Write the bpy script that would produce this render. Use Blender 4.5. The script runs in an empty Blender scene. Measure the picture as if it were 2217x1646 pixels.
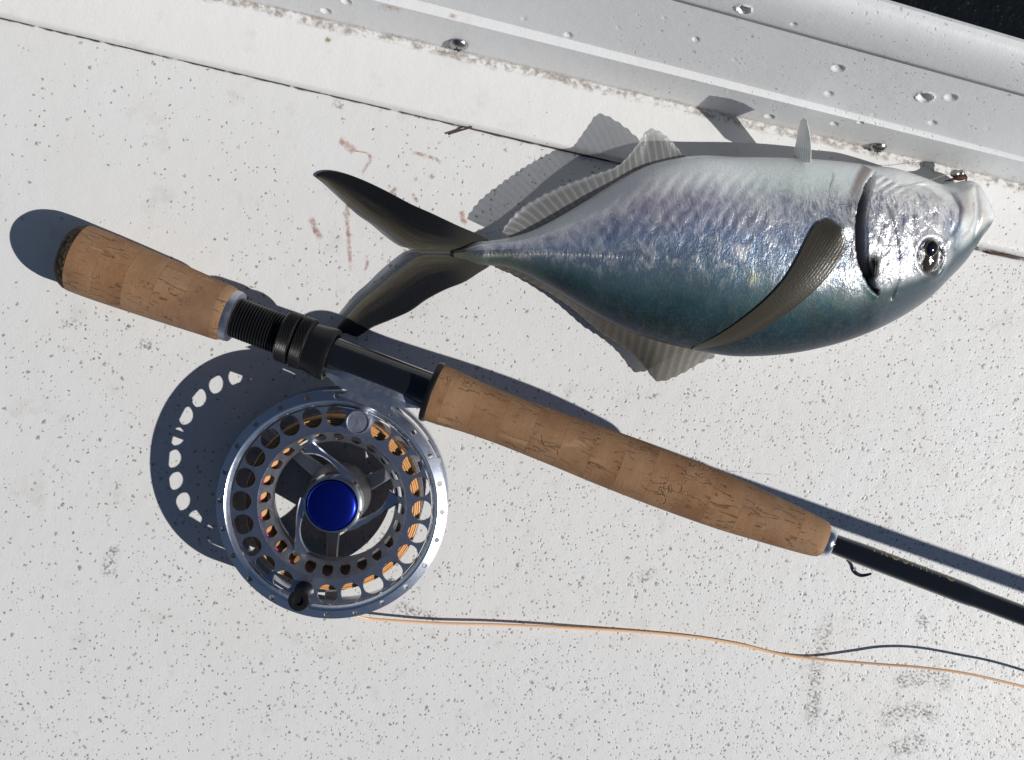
import bpy, bmesh, math, random
from mathutils import Vector, Matrix, noise
from mathutils.bvhtree import BVHTree
random.seed(7)
scene = bpy.context.scene
col = scene.collection

# ------------------------------------------------------------------ camera, sky, sun, exposure
W, H = 2217.0, 1646.0                      # the photograph's pixel frame
F = 2891.0                                 # focal length in those pixels
CX, CY = W / 2, H / 2
NADIR = (760.0, 560.0)                     # pixel straight below the lens (camera slightly tilted)
DIST = 0.60
_v = Vector(((NADIR[0] - CX) / F, -(NADIR[1] - CY) / F, -1)).normalized()
ROT = _v.rotation_difference(Vector((0, 0, -1))).to_matrix()
LOC = -(ROT @ Vector((0, 0, -1))) * DIST
ROTI = ROT.transposed()
cam_d = bpy.data.cameras.new('camera')
cam = bpy.data.objects.new('camera', cam_d)
col.objects.link(cam)
cam.matrix_world = Matrix.Translation(LOC) @ ROT.to_4x4()
cam_d.sensor_width = 36
cam_d.lens = F / W * 36
cam_d.clip_start = 0.01
cam_d.clip_end = 500
scene.camera = cam


def ray(px, py):
    return ROT @ Vector(((px - CX) / F, -(py - CY) / F, -1))


def P(px, py, h=0.0):
    """pixel + height above the deck -> world point"""
    r = ray(px, py)
    return LOC + r * ((h - LOC.z) / r.z)


def proj(p):
    q = ROTI @ (Vector(p) - LOC)
    return CX + F * q.x / -q.z, CY - F * q.y / -q.z


def depth(p):
    return -(ROTI @ (Vector(p) - LOC)).z


SUN = ray(-2644, -891).normalized()       # direction the sunlight travels
elev = math.asin(-SUN.z)
rotz = math.atan2(-SUN.x, -SUN.y)
world = bpy.data.worlds.new('World')
scene.world = world
world.use_nodes = True
wn = world.node_tree.nodes
sky = wn.new('ShaderNodeTexSky')
sky.sky_type = 'NISHITA'
sky.sun_disc = False
sky.sun_elevation = elev
sky.sun_rotation = rotz
sky.air_density = 0.8
sky.dust_density = 0.2
sky.ozone_density = 1.4
world.node_tree.links.new(sky.outputs[0], wn['Background'].inputs[0])
wn['Background'].inputs[1].default_value = 0.05
sun_d = bpy.data.lights.new('sun', 'SUN')
sun_d.energy = 5.0
sun_d.angle = math.radians(0.5)
sun_d.color = (1.0, 0.975, 0.94)
sun = bpy.data.objects.new('sun', sun_d)
col.objects.link(sun)
sun.rotation_euler = SUN.to_track_quat('-Z', 'Y').to_euler()
scene.view_settings.view_transform = 'Standard'
scene.view_settings.look = 'None'
scene.view_settings.exposure = -0.38
scene.view_settings.gamma = 1.0
scene.view_settings.use_curve_mapping = False
scene.cycles.max_bounces = 6
scene.cycles.caustics_reflective = False
scene.cycles.caustics_refractive = False
scene.cycles.diffuse_bounces = 3
scene.cycles.glossy_bounces = 3
scene.cycles.transparent_max_bounces = 8


# ------------------------------------------------------------------ helpers
def lerp(a, b, t):
    return a + (b - a) * t


def sstep(a, b, x):
    t = max(0.0, min(1.0, (x - a) / (b - a)))
    return t * t * (3 - 2 * t)


def interp(pts, x):
    if x <= pts[0][0]:
        return pts[0][1]
    for (x0, y0), (x1, y1) in zip(pts, pts[1:]):
        if x <= x1:
            return lerp(y0, y1, (x - x0) / (x1 - x0))
    return pts[-1][1]


def smooth_interp(pts, x):
    """Catmull-Rom through (x, y) pairs"""
    n = len(pts)
    if x <= pts[0][0]:
        return pts[0][1]
    if x >= pts[-1][0]:
        return pts[-1][1]
    for i in range(n - 1):
        if x <= pts[i + 1][0]:
            x0, y0 = pts[i]
            x1, y1 = pts[i + 1]
            m0 = (y1 - pts[i - 1][1]) / (x1 - pts[i - 1][0]) if i else (y1 - y0) / (x1 - x0)
            m1 = (pts[i + 2][1] - y0) / (pts[i + 2][0] - x0) if i + 2 < n else (y1 - y0) / (x1 - x0)
            d = x1 - x0
            t = (x - x0) / d
            return ((2*t**3 - 3*t**2 + 1) * y0 + (t**3 - 2*t**2 + t) * d * m0
                    + (-2*t**3 + 3*t**2) * y1 + (t**3 - t**2) * d * m1)


def along(pts, n):
    """n points evenly spread along a polyline smoothed with Catmull-Rom"""
    v = [Vector(p) for p in pts]
    fine = []
    for i in range(len(v) - 1):
        p0 = v[i - 1] if i else v[0] * 2 - v[1]
        p3 = v[i + 2] if i + 2 < len(v) else v[-1] * 2 - v[-2]
        for k in range(12):
            t = k / 12
            fine.append(0.5 * ((2 * v[i]) + (v[i+1] - p0) * t + (2*p0 - 5*v[i] + 4*v[i+1] - p3) * t*t
                               + (3*v[i] - p0 - 3*v[i+1] + p3) * t**3))
    fine.append(v[-1])
    L = [0.0]
    for a, b in zip(fine, fine[1:]):
        L.append(L[-1] + (b - a).length)
    out, j = [], 0
    for i in range(n):
        s = L[-1] * i / (n - 1)
        while j < len(L) - 2 and L[j + 1] < s:
            j += 1
        d = L[j + 1] - L[j]
        out.append(fine[j].lerp(fine[j + 1], (s - L[j]) / d if d else 0))
    return out


def mesh_obj(name, verts, faces, mat=None, parent=None, smooth=True, sharp=None):
    me = bpy.data.meshes.new(name)
    me.from_pydata([tuple(v) for v in verts], [], faces)
    me.validate()
    if smooth:
        me.polygons.foreach_set('use_smooth', [True] * len(me.polygons))
        if sharp:
            me.set_sharp_from_angle(angle=math.radians(sharp))
    if mat:
        me.materials.append(mat)
    o = bpy.data.objects.new(name, me)
    col.objects.link(o)
    if parent:
        o.parent = parent
    return o


def empty(name, matrix, label, cat, group=None):
    o = bpy.data.objects.new(name, None)
    col.objects.link(o)
    o.matrix_world = matrix
    o.empty_display_size = 0.01
    tag(o, label, cat, group)
    return o


def tag(o, label, cat, group=None):
    o['label'] = label
    o['category'] = cat
    if group:
        o['group'] = group
    return o


def struct(o, label=None):
    o['kind'] = 'structure'
    if label:
        o['label'] = label
    return o


def grid_faces(nu, nv, closed_u=False, closed_v=False, off=0):
    f = []
    for i in range(nu if closed_u else nu - 1):
        for j in range(nv if closed_v else nv - 1):
            a, b = i * nv + j, i * nv + (j + 1) % nv
            c, d = ((i + 1) % nu) * nv + (j + 1) % nv, ((i + 1) % nu) * nv + j
            f.append((off + a, off + b, off + c, off + d))
    return f


def lathe_x(name, prof, mat, parent, seg=64, rfun=None, cap=True, sharp=35, off=(0, 0)):
    """revolve (s, r) about local X; rfun(s, ang, r) may shape it"""
    vs, fs = [], []
    for s, r in prof:
        for k in range(seg):
            a = 2 * math.pi * k / seg
            rr = rfun(s, a, r) if rfun else r
            vs.append((s, off[0] + rr * math.cos(a), off[1] + rr * math.sin(a)))
    n = len(prof)
    fs = [tuple(reversed(f)) for f in grid_faces(n, seg, closed_v=True)]
    if cap:
        fs.append(tuple(range(seg)))
        fs.append(tuple(reversed(range((n - 1) * seg, n * seg))))
    return mesh_obj(name, vs, fs, mat, parent, True, sharp)


def lathe_z(name, prof, mat, parent, seg=96, closed=False, centre=(0, 0), sharp=35, rot=None):
    """revolve (r, z) about local Z"""
    vs = []
    for r, z in prof:
        for k in range(seg):
            a = 2 * math.pi * k / seg
            vs.append((centre[0] + r * math.cos(a), centre[1] + r * math.sin(a), z))
    n = len(prof)
    fs = grid_faces(n, seg, closed_u=closed, closed_v=True)
    if not closed:
        if prof[0][0] > 1e-6:
            fs.append(tuple(reversed(range(seg))))
        if prof[-1][0] > 1e-6:
            fs.append(tuple(range((n - 1) * seg, n * seg)))
    o = mesh_obj(name, vs, fs, mat, parent, True, sharp)
    fix_normals(o)
    return o


def fix_normals(o):
    bm = bmesh.new()
    bm.from_mesh(o.data)
    bmesh.ops.remove_doubles(bm, verts=bm.verts, dist=1e-7)
    bmesh.ops.recalc_face_normals(bm, faces=bm.faces)
    bm.to_mesh(o.data)
    bm.free()


def tube(name, pts, rad, mat, parent=None, seg=8, n=None):
    v = along(pts, n) if n else [Vector(p) for p in pts]
    vs = []
    up = Vector((0, 0, 1))
    for i, p in enumerate(v):
        t = (v[min(i + 1, len(v) - 1)] - v[max(i - 1, 0)]).normalized()
        a = t.cross(up)
        if a.length < 1e-4:
            a = t.cross(Vector((1, 0, 0)))
        a.normalize()
        b = t.cross(a)
        r = rad(i / (len(v) - 1)) if callable(rad) else rad
        for k in range(seg):
            th = 2 * math.pi * k / seg
            vs.append(p + a * (r * math.cos(th)) + b * (r * math.sin(th)))
    fs = grid_faces(len(v), seg, closed_v=True)
    fs.append(tuple(range(seg)))
    fs.append(tuple(reversed(range((len(v) - 1) * seg, len(v) * seg))))
    o = mesh_obj(name, vs, fs, mat, parent)
    fix_normals(o)
    return o


# ------------------------------------------------------------------ materials
class NT:
    def __init__(self, name):
        self.m = bpy.data.materials.new(name)
        self.m.use_nodes = True
        self.t = self.m.node_tree
        self.b = self.t.nodes['Principled BSDF']
        self.out = self.t.nodes['Material Output']

    def n(self, typ, ins=None, **kw):
        nd = self.t.nodes.new('ShaderNode' + typ)
        for k, v in kw.items():
            setattr(nd, k, v)
        for k, v in (ins or {}).items():
            self.set(nd.inputs[k], v)
        return nd

    def set(self, sock, v):
        if isinstance(v, bpy.types.NodeSocket):
            self.t.links.new(v, sock)
        elif isinstance(v, bpy.types.Node):
            self.t.links.new(v.outputs[0], sock)
        else:
            sock.default_value = v

    def p(self, **kw):
        for k, v in kw.items():
            self.set(self.b.inputs[k.replace('_', ' ')], v)
        return self

    def math(self, op, a, b=0.0, c=0.0, clamp=False):
        nd = self.n('Math', {0: a, 1: b, 2: c}, operation=op)
        nd.use_clamp = clamp
        return nd.outputs[0]

    def ramp(self, fac, stops):
        nd = self.n('ValToRGB', {0: fac})
        cr = nd.color_ramp
        while len(cr.elements) > 1:
            cr.elements.remove(cr.elements[-1])
        for i, (p, c) in enumerate(stops):
            e = cr.elements[0] if i == 0 else cr.elements.new(p)
            e.position = p
            e.color = c if len(c) == 4 else (*c, 1)
        return nd.outputs[0]

    def mix(self, fac, a, b, blend='MIX'):
        nd = self.n('Mix', data_type='RGBA', blend_type=blend)
        self.set(nd.inputs[0], fac)
        self.set(nd.inputs[6], a if not isinstance(a, tuple) else (*a[:3], 1))
        self.set(nd.inputs[7], b if not isinstance(b, tuple) else (*b[:3], 1))
        return nd.outputs[2]

    def noise(self, vec, scale, detail=3.0, rough=0.5, dist=0.0):
        return self.n('TexNoise', {'Vector': vec, 'Scale': scale, 'Detail': detail, 'Roughness': rough,
                                   'Distortion': dist})

    def obj(self):
        return self.n('TexCoord').outputs['Object']


def rgb(*c):
    return (*c, 1.0)


def paint_material(name, dense, base=(0.745, 0.742, 0.730), bumpd=0.00042, dirt=1.0):
    """white two-pack boat paint, pitted; `dense` shifts how many pits there are"""
    m = NT(name)
    co = m.obj()
    sep = m.n('SeparateXYZ', {0: co})
    warp = m.noise(co, 600, 0)
    wco = m.n('VectorMath', {0: co, 1: m.n('VectorMath', {0: warp.outputs['Color'], 3: 0.0016}, operation='SCALE').outputs[0]},
              operation='ADD').outputs[0]
    # how pitted this patch is: grows towards +x / -y and in blotches
    big = m.noise(co, 14, 3, 0.6)
    grad = m.math('ADD', m.math('MULTIPLY', sep.outputs[0], 1.1), m.math('MULTIPLY', sep.outputs[1], -2.0))
    mask = m.math('ADD', m.math('ADD', grad, m.math('MULTIPLY', m.math('SUBTRACT', big.outputs[0], 0.5), 1.5)), dense)
    pits = None
    tint = None
    for scale, share, size in ((310, 0.80, 0.37), (540, 1.0, 0.40)):
        vo = m.n('TexVoronoi', {'Vector': wco, 'Scale': float(scale), 'Randomness': 1.0}, feature='F1')
        rnd = m.n('SeparateColor', {0: vo.outputs['Color']})
        # cell kept when its random number is below the local density
        keep = m.math('LESS_THAN', rnd.outputs[0], m.math('MULTIPLY', m.math('ADD', mask, 0.46), share))
        rad = m.math('MULTIPLY', m.math('ADD', m.math('MULTIPLY', rnd.outputs[1], 0.7), 0.3), size)
        d = m.math('DIVIDE', vo.outputs['Distance'], rad)
        hole = m.math('SUBTRACT', 1.0, m.math('SMOOTH_MIN', d, 1.0, 0.15), clamp=True)
        hole = m.math('MULTIPLY', hole, keep)
        dirtk = m.math('MULTIPLY', hole, m.math('ADD', 0.35, m.math('MULTIPLY', rnd.outputs[2], 0.65)))
        pits = hole if pits is None else m.math('MAXIMUM', pits, hole)
        tint = dirtk if tint is None else m.math('MAXIMUM', tint, dirtk)
    fine = m.noise(co, 900, 1, 0.6)
    mid = m.noise(co, 150, 1, 0.5)
    hgt = m.math('ADD', m.math('MULTIPLY', pits, -0.42),
                 m.math('ADD', m.math('MULTIPLY', fine.outputs[0], 0.20), m.math('MULTIPLY', mid.outputs[0], 0.36)))
    bump = m.n('Bump', {'Height': hgt, 'Distance': bumpd, 'Strength': 1.0})
    blot = m.noise(co, 22, 3, 0.6)
    c = m.mix(m.math('MULTIPLY', m.ramp(blot.outputs[0], [(0.35, (0, 0, 0)), (0.75, (1, 1, 1))]), 0.35), base,
              (base[0] * 0.90, base[1] * 0.88, base[2] * 0.845))
    gn = m.noise(co, 55, 3, 0.65)
    gk = m.math('MULTIPLY', m.ramp(gn.outputs[0], [(0.60, (0, 0, 0)), (0.78, (1, 1, 1))]), 0.30 * dirt)
    c = m.mix(gk, c, (0.42, 0.37, 0.31))
    c = m.mix(m.math('MULTIPLY', m.math('MULTIPLY', tint, 2.2, clamp=True), 0.85 * dirt), c, (0.15, 0.135, 0.115))
    m.p(Base_Color=c, Roughness=m.math('ADD', 0.34, m.math('MULTIPLY', blot.outputs[0], 0.15)), Normal=bump.outputs[0],
        Specular_IOR_Level=0.4)
    return m.m


M = {}
M['deck'] = paint_material('deck_paint', 0.06)
M['step'] = paint_material('step_paint', -0.28, (0.79, 0.785, 0.77))
M['wall'] = paint_material('wall_paint', -0.12, (0.77, 0.775, 0.775), 0.0004, 0.45)


def simple(name, color, rough=0.5, metal=0.0, spec=0.5, bump=None, coat=0.0, **kw):
    m = NT(name)
    m.p(Base_Color=rgb(*color), Roughness=rough, Metallic=metal, Specular_IOR_Level=spec, Coat_Weight=coat, **kw)
    if bump:
        sc, ds = bump
        nz = m.noise(m.obj(), sc, 4, 0.6)
        m.p(Normal=m.n('Bump', {'Height': nz.outputs[0], 'Distance': ds, 'Strength': 1.0}).outputs[0])
        m.p(Roughness=m.math('ADD', rough * 0.8, m.math('MULTIPLY', nz.outputs[0], rough * 0.4)))
    return m.m


M['black'] = simple('black_anodised', (0.012, 0.012, 0.013), 0.33, 0.0, 0.25, (700, 0.00003))
M['blank'] = simple('black_gloss_blank', (0.010, 0.011, 0.014), 0.16, 0.0, 0.5, (300, 0.00002), 0.6)
M['alu'] = simple('machined_aluminium', (0.60, 0.64, 0.72), 0.30, 1.0, 0.5, (900, 0.000008))
M['alu_bright'] = simple('polished_aluminium', (0.78, 0.79, 0.82), 0.20, 1.0, 0.5, (500, 0.00003))
M['alu_worn'] = simple('worn_aluminium', (0.50, 0.52, 0.58), 0.42, 1.0, 0.5, (350, 0.0002))
M['dark_alu'] = simple('dull_dark_aluminium', (0.42, 0.42, 0.43), 0.5, 1.0, 0.5, (350, 0.0001))
M['blue'] = simple('blue_anodised_cap', (0.010, 0.028, 0.36), 0.26, 0.9, 0.5, (1500, 0.00002))
M['steel'] = simple('stainless_rivet', (0.42, 0.41, 0.40), 0.28, 1.0, 0.5, (900, 0.0001))
M['rust'] = simple('rusty_brown', (0.075, 0.032, 0.018), 0.7, 0.0, 0.3, (900, 0.0004))
M['gold'] = simple('faded_gold_print', (0.33, 0.26, 0.11), 0.45)
M['twig'] = simple('dry_twig', (0.09, 0.05, 0.03), 0.8)
M['nylon'] = simple('clear_nylon', (0.45, 0.45, 0.45), 0.25, 0.0, 0.5, None, 0.0, Alpha=0.55)
M['line'] = simple('peach_fly_line', (0.85, 0.52, 0.29), 0.38, 0.0, 0.5)
M['water'] = simple('dark_water', (0.006, 0.007, 0.007), 0.12, 0.0, 0.5, (40, 0.004))


def coil_material():
    m = NT('wound_fly_line')
    co = m.obj()
    nz = m.noise(co, 260, 3)
    m.p(Base_Color=m.mix(nz.outputs[0], (0.72, 0.34, 0.11), (0.86, 0.50, 0.22)), Roughness=0.42)
    return m.m


M['coil'] = coil_material()
M['magenta'] = simple('magenta_backing', (0.55, 0.04, 0.26), 0.5)
M['pale'] = simple('pale_backing', (0.75, 0.55, 0.55), 0.5)


def cork_material():
    m = NT('cork_grip')
    co = m.obj()
    sep = m.n('SeparateXYZ', {0: co})
    # rings glued end to end, each a slightly different tone
    ringpos = m.math('DIVIDE', sep.outputs[0], 0.0127)
    ring = m.math('FLOOR', ringpos)
    rv = m.n('TexWhiteNoise', {'W': ring}, noise_dimensions='1D')
    shift = m.n('CombineXYZ', {0: m.math('MULTIPLY', ring, 0.37), 1: m.math('MULTIPLY', ring, 1.7), 2: 0.0})
    rc = m.n('VectorMath', {0: co, 1: shift.outputs[0]}, operation='ADD').outputs[0]
    fr = m.math('ABSOLUTE', m.math('SUBTRACT', m.math('FRACT', ringpos), 0.5))
    joint = m.math('MULTIPLY', m.ramp(fr, [(0.478, (0, 0, 0)), (0.497, (1, 1, 1))]), 0.30)
    tone = m.noise(rc, 70, 4, 0.55)
    c = m.ramp(tone.outputs[0], [(0.28, (0.235, 0.114, 0.052)), (0.5, (0.328, 0.174, 0.087)), (0.75, (0.395, 0.236, 0.130))])
    c = m.mix(m.math('MULTIPLY', rv.outputs[0], 0.30), c, (0.40, 0.25, 0.145))
    c = m.mix(joint, c, (0.17, 0.085, 0.04))
    # fine growth lines running round the handle
    gs = m.n('Mapping', {0: rc, 3: (1.0, 0.12, 0.12)})
    gl = m.noise(gs.outputs[0], 900, 3, 0.5)
    c = m.mix(m.math('MULTIPLY', m.ramp(gl.outputs[0], [(0.35, (1, 1, 1)), (0.6, (0, 0, 0))]), 0.22), c, (0.24, 0.12, 0.055))
    # lenticels: dark cracked streaks along the rod and a few pits
    st = m.n('Mapping', {0: rc, 3: (0.24, 1.0, 1.0)})
    ln = m.noise(st.outputs[0], 320, 4, 0.66, 1.6)
    mk = m.noise(rc, 45, 2)
    k = m.math('MULTIPLY', m.ramp(ln.outputs[0], [(0.57, (0, 0, 0)), (0.66, (1, 1, 1))]),
               m.ramp(mk.outputs[0], [(0.40, (0, 0, 0)), (0.56, (1, 1, 1))]))
    cr = m.n('TexVoronoi', {'Vector': m.n('VectorMath', {0: st.outputs[0], 1: m.n('VectorMath', {0: m.noise(rc, 300, 3).outputs['Color'], 3: 0.004}, operation='SCALE').outputs[0]}, operation='ADD').outputs[0],
                            'Scale': 170.0}, feature='DISTANCE_TO_EDGE')
    crk = m.math('MULTIPLY', m.ramp(cr.outputs[0], [(0.0, (1, 1, 1)), (0.035, (0, 0, 0))]),
                 m.ramp(m.noise(rc, 60, 3).outputs[0], [(0.52, (0, 0, 0)), (0.64, (1, 1, 1))]))
    k = m.math('MAXIMUM', k, crk)
    c = m.mix(m.math('MULTIPLY', k, 0.48), c, (0.085, 0.035, 0.016))
    # filler patches, paler
    fl = m.noise(st.outputs[0], 140, 3, 0.5, 0.8)
    c = m.mix(m.math('MULTIPLY', m.ramp(fl.outputs[0], [(0.63, (0, 0, 0)), (0.70, (1, 1, 1))]), 0.5), c, (0.52, 0.32, 0.17))
    # grey hand grime
    gr = m.noise(co, 28, 4, 0.6)
    c = m.mix(m.math('MULTIPLY', m.ramp(gr.outputs[0], [(0.52, (0, 0, 0)), (0.75, (1, 1, 1))]), 0.35), c, (0.22, 0.17, 0.13))
    h = m.math('SUBTRACT', m.math('MULTIPLY', m.noise(rc, 1200, 3).outputs[0], 0.3), k)
    m.p(Base_Color=c, Roughness=0.72, Specular_IOR_Level=0.25,
        Normal=m.n('Bump', {'Height': h, 'Distance': 0.0005, 'Strength': 0.8}).outputs[0])
    return m.m


M['cork'] = cork_material()


def butt_material():
    m = NT('rubber_cork_butt')
    co = m.obj()
    vo = m.n('TexVoronoi', {'Vector': co, 'Scale': 620.0}, feature='F1')
    c = m.mix(m.n('SeparateColor', {0: vo.outputs['Color']}).outputs[0], (0.018, 0.014, 0.011), (0.10, 0.075, 0.05))
    m.p(Base_Color=c, Roughness=0.8, Specular_IOR_Level=0.25,
        Normal=m.n('Bump', {'Height': vo.outputs['Distance'], 'Distance': 0.0005, 'Strength': 0.8}).outputs[0])
    return m.m


M['butt'] = butt_material()


def stain_material(name, color, lo, hi, scale, rough=0.6):
    m = NT(name)
    co = m.obj()
    nz = m.noise(co, scale, 5, 0.68)
    at = m.n('Attribute', attribute_name='Col')
    a = m.math('MULTIPLY', m.ramp(nz.outputs[0], [(lo, (0, 0, 0)), (hi, (1, 1, 1))]), at.outputs['Color'])
    c = m.mix(m.noise(co, scale * 0.6, 3).outputs[0], color, tuple(x * 0.45 for x in color))
    m.p(Base_Color=c, Roughness=rough, Alpha=a)
    return m.m


M['blood'] = stain_material('dried_blood', (0.60, 0.24, 0.12), 0.36, 0.60, 420)
M['grime'] = stain_material('brown_grime', (0.30, 0.19, 0.115), 0.44, 0.62, 330)
M['gap'] = stain_material('dark_gap_dirt', (0.045, 0.03, 0.022), 0.34, 0.50, 90)
M['speck'] = stain_material('grey_speckle', (0.14, 0.125, 0.10), 0.50, 0.58, 800)
M['sealant'] = stain_material('grey_joint_sealant', (0.17, 0.17, 0.175), 0.05, 0.2, 90)
M['yellow'] = stain_material('yellow_spot', (0.45, 0.29, 0.10), 0.30, 0.55, 400)


# ------------------------------------------------------------------ the boat: deck, step, wall, gunwale, water
def line(x0, y0, m_):
    return lambda x: y0 + m_ * (x - x0)


LA = line(0, 35, 0.2345)
LB = line(1400, 210, 0.235)
LC = line(1400, 151, 0.2485)
LC2 = line(1400, 126, 0.2585)
LG = line(1451, 0, 0.2742)
LH = line(1945, -2, 0.293)
STEP = 0.004
HC, HC2, HG = 0.028, 0.029, 0.068

b0 = [P(-1500, LA(-1500) + 4), P(3700, LA(3700) + 4), P(3700, 3200), P(-1500, 3200)]
up = Vector((-0.015, 0.055, 0))
nx, ny = 60, 40
vs = []
for i in range(nx):
    for j in range(ny):
        u, v = i / (nx - 1), j / (ny - 1)
        top = (b0[0] + up).lerp(b0[1] + up, u)
        bot = b0[3].lerp(b0[2], u)
        vs.append(bot.lerp(top, v))
deck = struct(mesh_obj('boat_deck', vs, [tuple(reversed(f)) for f in grid_faces(nx, ny)], M['deck']),
              'white pitted non-slip paint on the flat boat deck')

DENTS = []   # (px, py, radius_m, depth_m)


def fix_up(o):
    """flip a sheet whose faces look down"""
    me_ = o.data
    if sum(p.normal.z * p.area for p in me_.polygons) < 0:
        me_.flip_normals()
        me_.update()


fix_up(deck)


def strip(name, rows, mat, x0=-1200, x1=3400, nx_=1300, parent=None):
    """rows: list of (line, height) ; a grid following those lines along the hull, dented where DENTS say"""
    vs = []
    for i in range(nx_):
        x = lerp(x0, x1, i / (nx_ - 1))
        for ln, h in rows:
            vs.append(P(x, ln(x), h))
    nv = len(rows)
    fs = [tuple(reversed(f)) for f in grid_faces(nx_, nv)]
    o = mesh_obj(name, vs, fs, mat, parent)
    fix_up(o)
    me = o.data
    if DENTS:
        nrm = [v.normal.copy() for v in me.vertices]
        pos = [v.co.copy() for v in me.vertices]
        for px, py, rad, dep in DENTS:
            lo = Vector((px, py))
            i0 = int((px - x0) / (x1 - x0) * (nx_ - 1))
            best, bd = None, 1e9
            rng = range(max(0, i0 - 40) * nv, min(nx_, i0 + 40) * nv)
            for k in rng:
                q = proj(pos[k])
                d = (q[0] - px) ** 2 + (q[1] - py) ** 2
                if d < bd:
                    best, bd = k, d
            if best is None or bd > 60:
                continue
            c = pos[best]
            for k in rng:
                d = (pos[k] - c).length / rad
                if d < 1.35:
                    w = 1 - sstep(0.45, 1.0, d)
                    lip = 0.10 * math.exp(-((d - 1.12) / 0.13) ** 2)
                    me.vertices[k].co -= nrm[best] * dep * (w - lip)
        me.update()
    return o


def rows_between(l0, h0, l1, h1, n, ease=None):
    out = []
    for k in range(n):
        t = k / (n - 1)
        out.append(((lambda x, t=t: lerp(l0(x), l1(x), t)), lerp(h0, h1, ease(t) if ease else t)))
    return out


# raised plate between the deck and the wall: short bevelled face, then the flat top
def off(l, d):
    return lambda x: l(x) + d


srows = [(off(LA, 4), -0.002), (off(LA, 2.5), 0.0016), (off(LA, -3), 0.0030), (off(LA, -7), STEP - 0.0002)]
srows += rows_between(off(LA, -10), STEP, off(LB, -3), STEP, 14)
step = struct(strip('deck_step', srows, M['step'], nx_=240), 'low raised white plate between deck and side wall')

# small pits and screw holes sunk in the wall paint
for px, py, w in ((705, 24, 15), (750, 4, 14), (1228, 76, 12), (1505, 86, 11), (1815, 147, 17), (1795, 203, 12),
                  (2058, 212, 17), (2020, 267, 12), (1668, 253, 15), (1806, 268, 12), (1717, 52, 9), (1862, 265, 10),
                  (1580, 198, 5), (2140, 280, 6), (1135, 40, 7), (1340, 60, 6), (1590, 130, 6), (1890, 250, 7), (1440, 40, 6)):
    DENTS.append((px, py, w * 0.000195 * 0.85, w * 0.00006))
DENTS += [(1612, 21, 0.0027, 0.0050), (2002, 209, 0.0032, 0.0050)]
wrows = rows_between(LB, STEP - 0.001, LC, HC - 0.0012, 34)
wrows += [(off(LC, -3), HC), (lambda x: lerp(LC(x), LC2(x), 0.5), HC + 0.0004), (off(LC2, 3), HC2)]
wrows += rows_between(off(LC2, -1), HC2 + 0.0012, LG, HG, 56)
# groove, then the rounded gunwale capping
wrows += [(off(LG, -0.5), HG - 0.0022), (off(LG, -4), HG - 0.0022), (off(LG, -5.5), HG + 0.0008)]
for k in range(1, 42):
    t = k / 41
    hh = HG + 0.0008 + 0.0225 * math.sin(min(1, t * 1.12) * math.pi * 0.5) ** 0.9
    wrows.append(((lambda x, t=t: lerp(LG(x) - 5.5, LH(x) + 15, t)), hh))
gun = strip('gunwale', wrows, M['wall'], nx_=1150)
DENTS.clear()
# outer side of the gunwale, rolling away and dropping to the water
me = gun.data
bm = bmesh.new()
bm.from_mesh(me)
bm.verts.ensure_lookup_table()
nv = len(wrows)
ncol = len(bm.verts) // nv
prev = [bm.verts[i * nv + nv - 1] for i in range(ncol)]
dirn = Vector((0.27, 0.96, 0)).normalized()
for dx, dz in ((0.0014, -0.001), (0.0022, -0.0035), (0.0024, -0.012), (0.0024, -0.30)):
    cur = [bm.verts.new(wv.co + dirn * 0) for wv in [bm.verts[i] for i in range(0)]]
    cur = []
    for i, pv in enumerate(prev):
        base_co = me.vertices[i * nv + nv - 1].co
        cur.append(bm.verts.new(base_co + dirn * dx + Vector((0, 0, dz))))
    for i in range(ncol - 1):
        f = bm.faces.new((prev[i], prev[i + 1], cur[i + 1], cur[i]))
        f.smooth = True
    prev = cur
bmesh.ops.recalc_face_normals(bm, faces=bm.faces)
bm.to_mesh(me)
bm.free()
me.set_sharp_from_angle(angle=math.radians(22))
struct(gun, 'white painted boat side wall and rounded gunwale capping')
water = struct(mesh_obj('water', [(-3, 0.1, -0.3), (3, 0.1, -0.3), (3, 4, -0.3), (-3, 4, -0.3)], [(0, 1, 2, 3)], M['water']),
               'dark water beyond the gunwale')


# stains and grime lying on the paint: thin irregular films
def film(name, pts, w0, mat, parent, h=0.0003, n=40, rag=0.5, alpha=1.0, ends=True, hfun=None):
    """ribbon along pixel polyline pts with half-width w0 px"""
    c = along([(p[0], p[1], 0) for p in pts], n)
    vs, cols = [], []
    for i, p in enumerate(c):
        t = (c[min(i + 1, n - 1)] - c[max(i - 1, 0)]).normalized()
        nr = Vector((-t.y, t.x, 0))
        e = 1.0
        if ends:
            e = min(1, i / (n * 0.15), (n - 1 - i) / (n * 0.15))
        for s in (-1, -0.5, 0, 0.5, 1):
            ww = w0 * (1 + rag * noise.noise(Vector((p.x * 0.05, p.y * 0.05, s * 2.0))))
            q = p + nr * (s * ww)
            vs.append(P(q.x, q.y, hfun(q.x, q.y) if hfun else h))
            cols.append(alpha * e * (0 if abs(s) == 1 else (0.75 if abs(s) == 0.5 else 1)))
    o = mesh_obj(name, vs, grid_faces(n, 5), mat, parent)
    a = o.data.color_attributes.new('Col', 'FLOAT_COLOR', 'POINT')
    for i, v in enumerate(cols):
        a.data[i].color = (v, v, v, 1)
    o.visible_shadow = True
    return o


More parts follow.
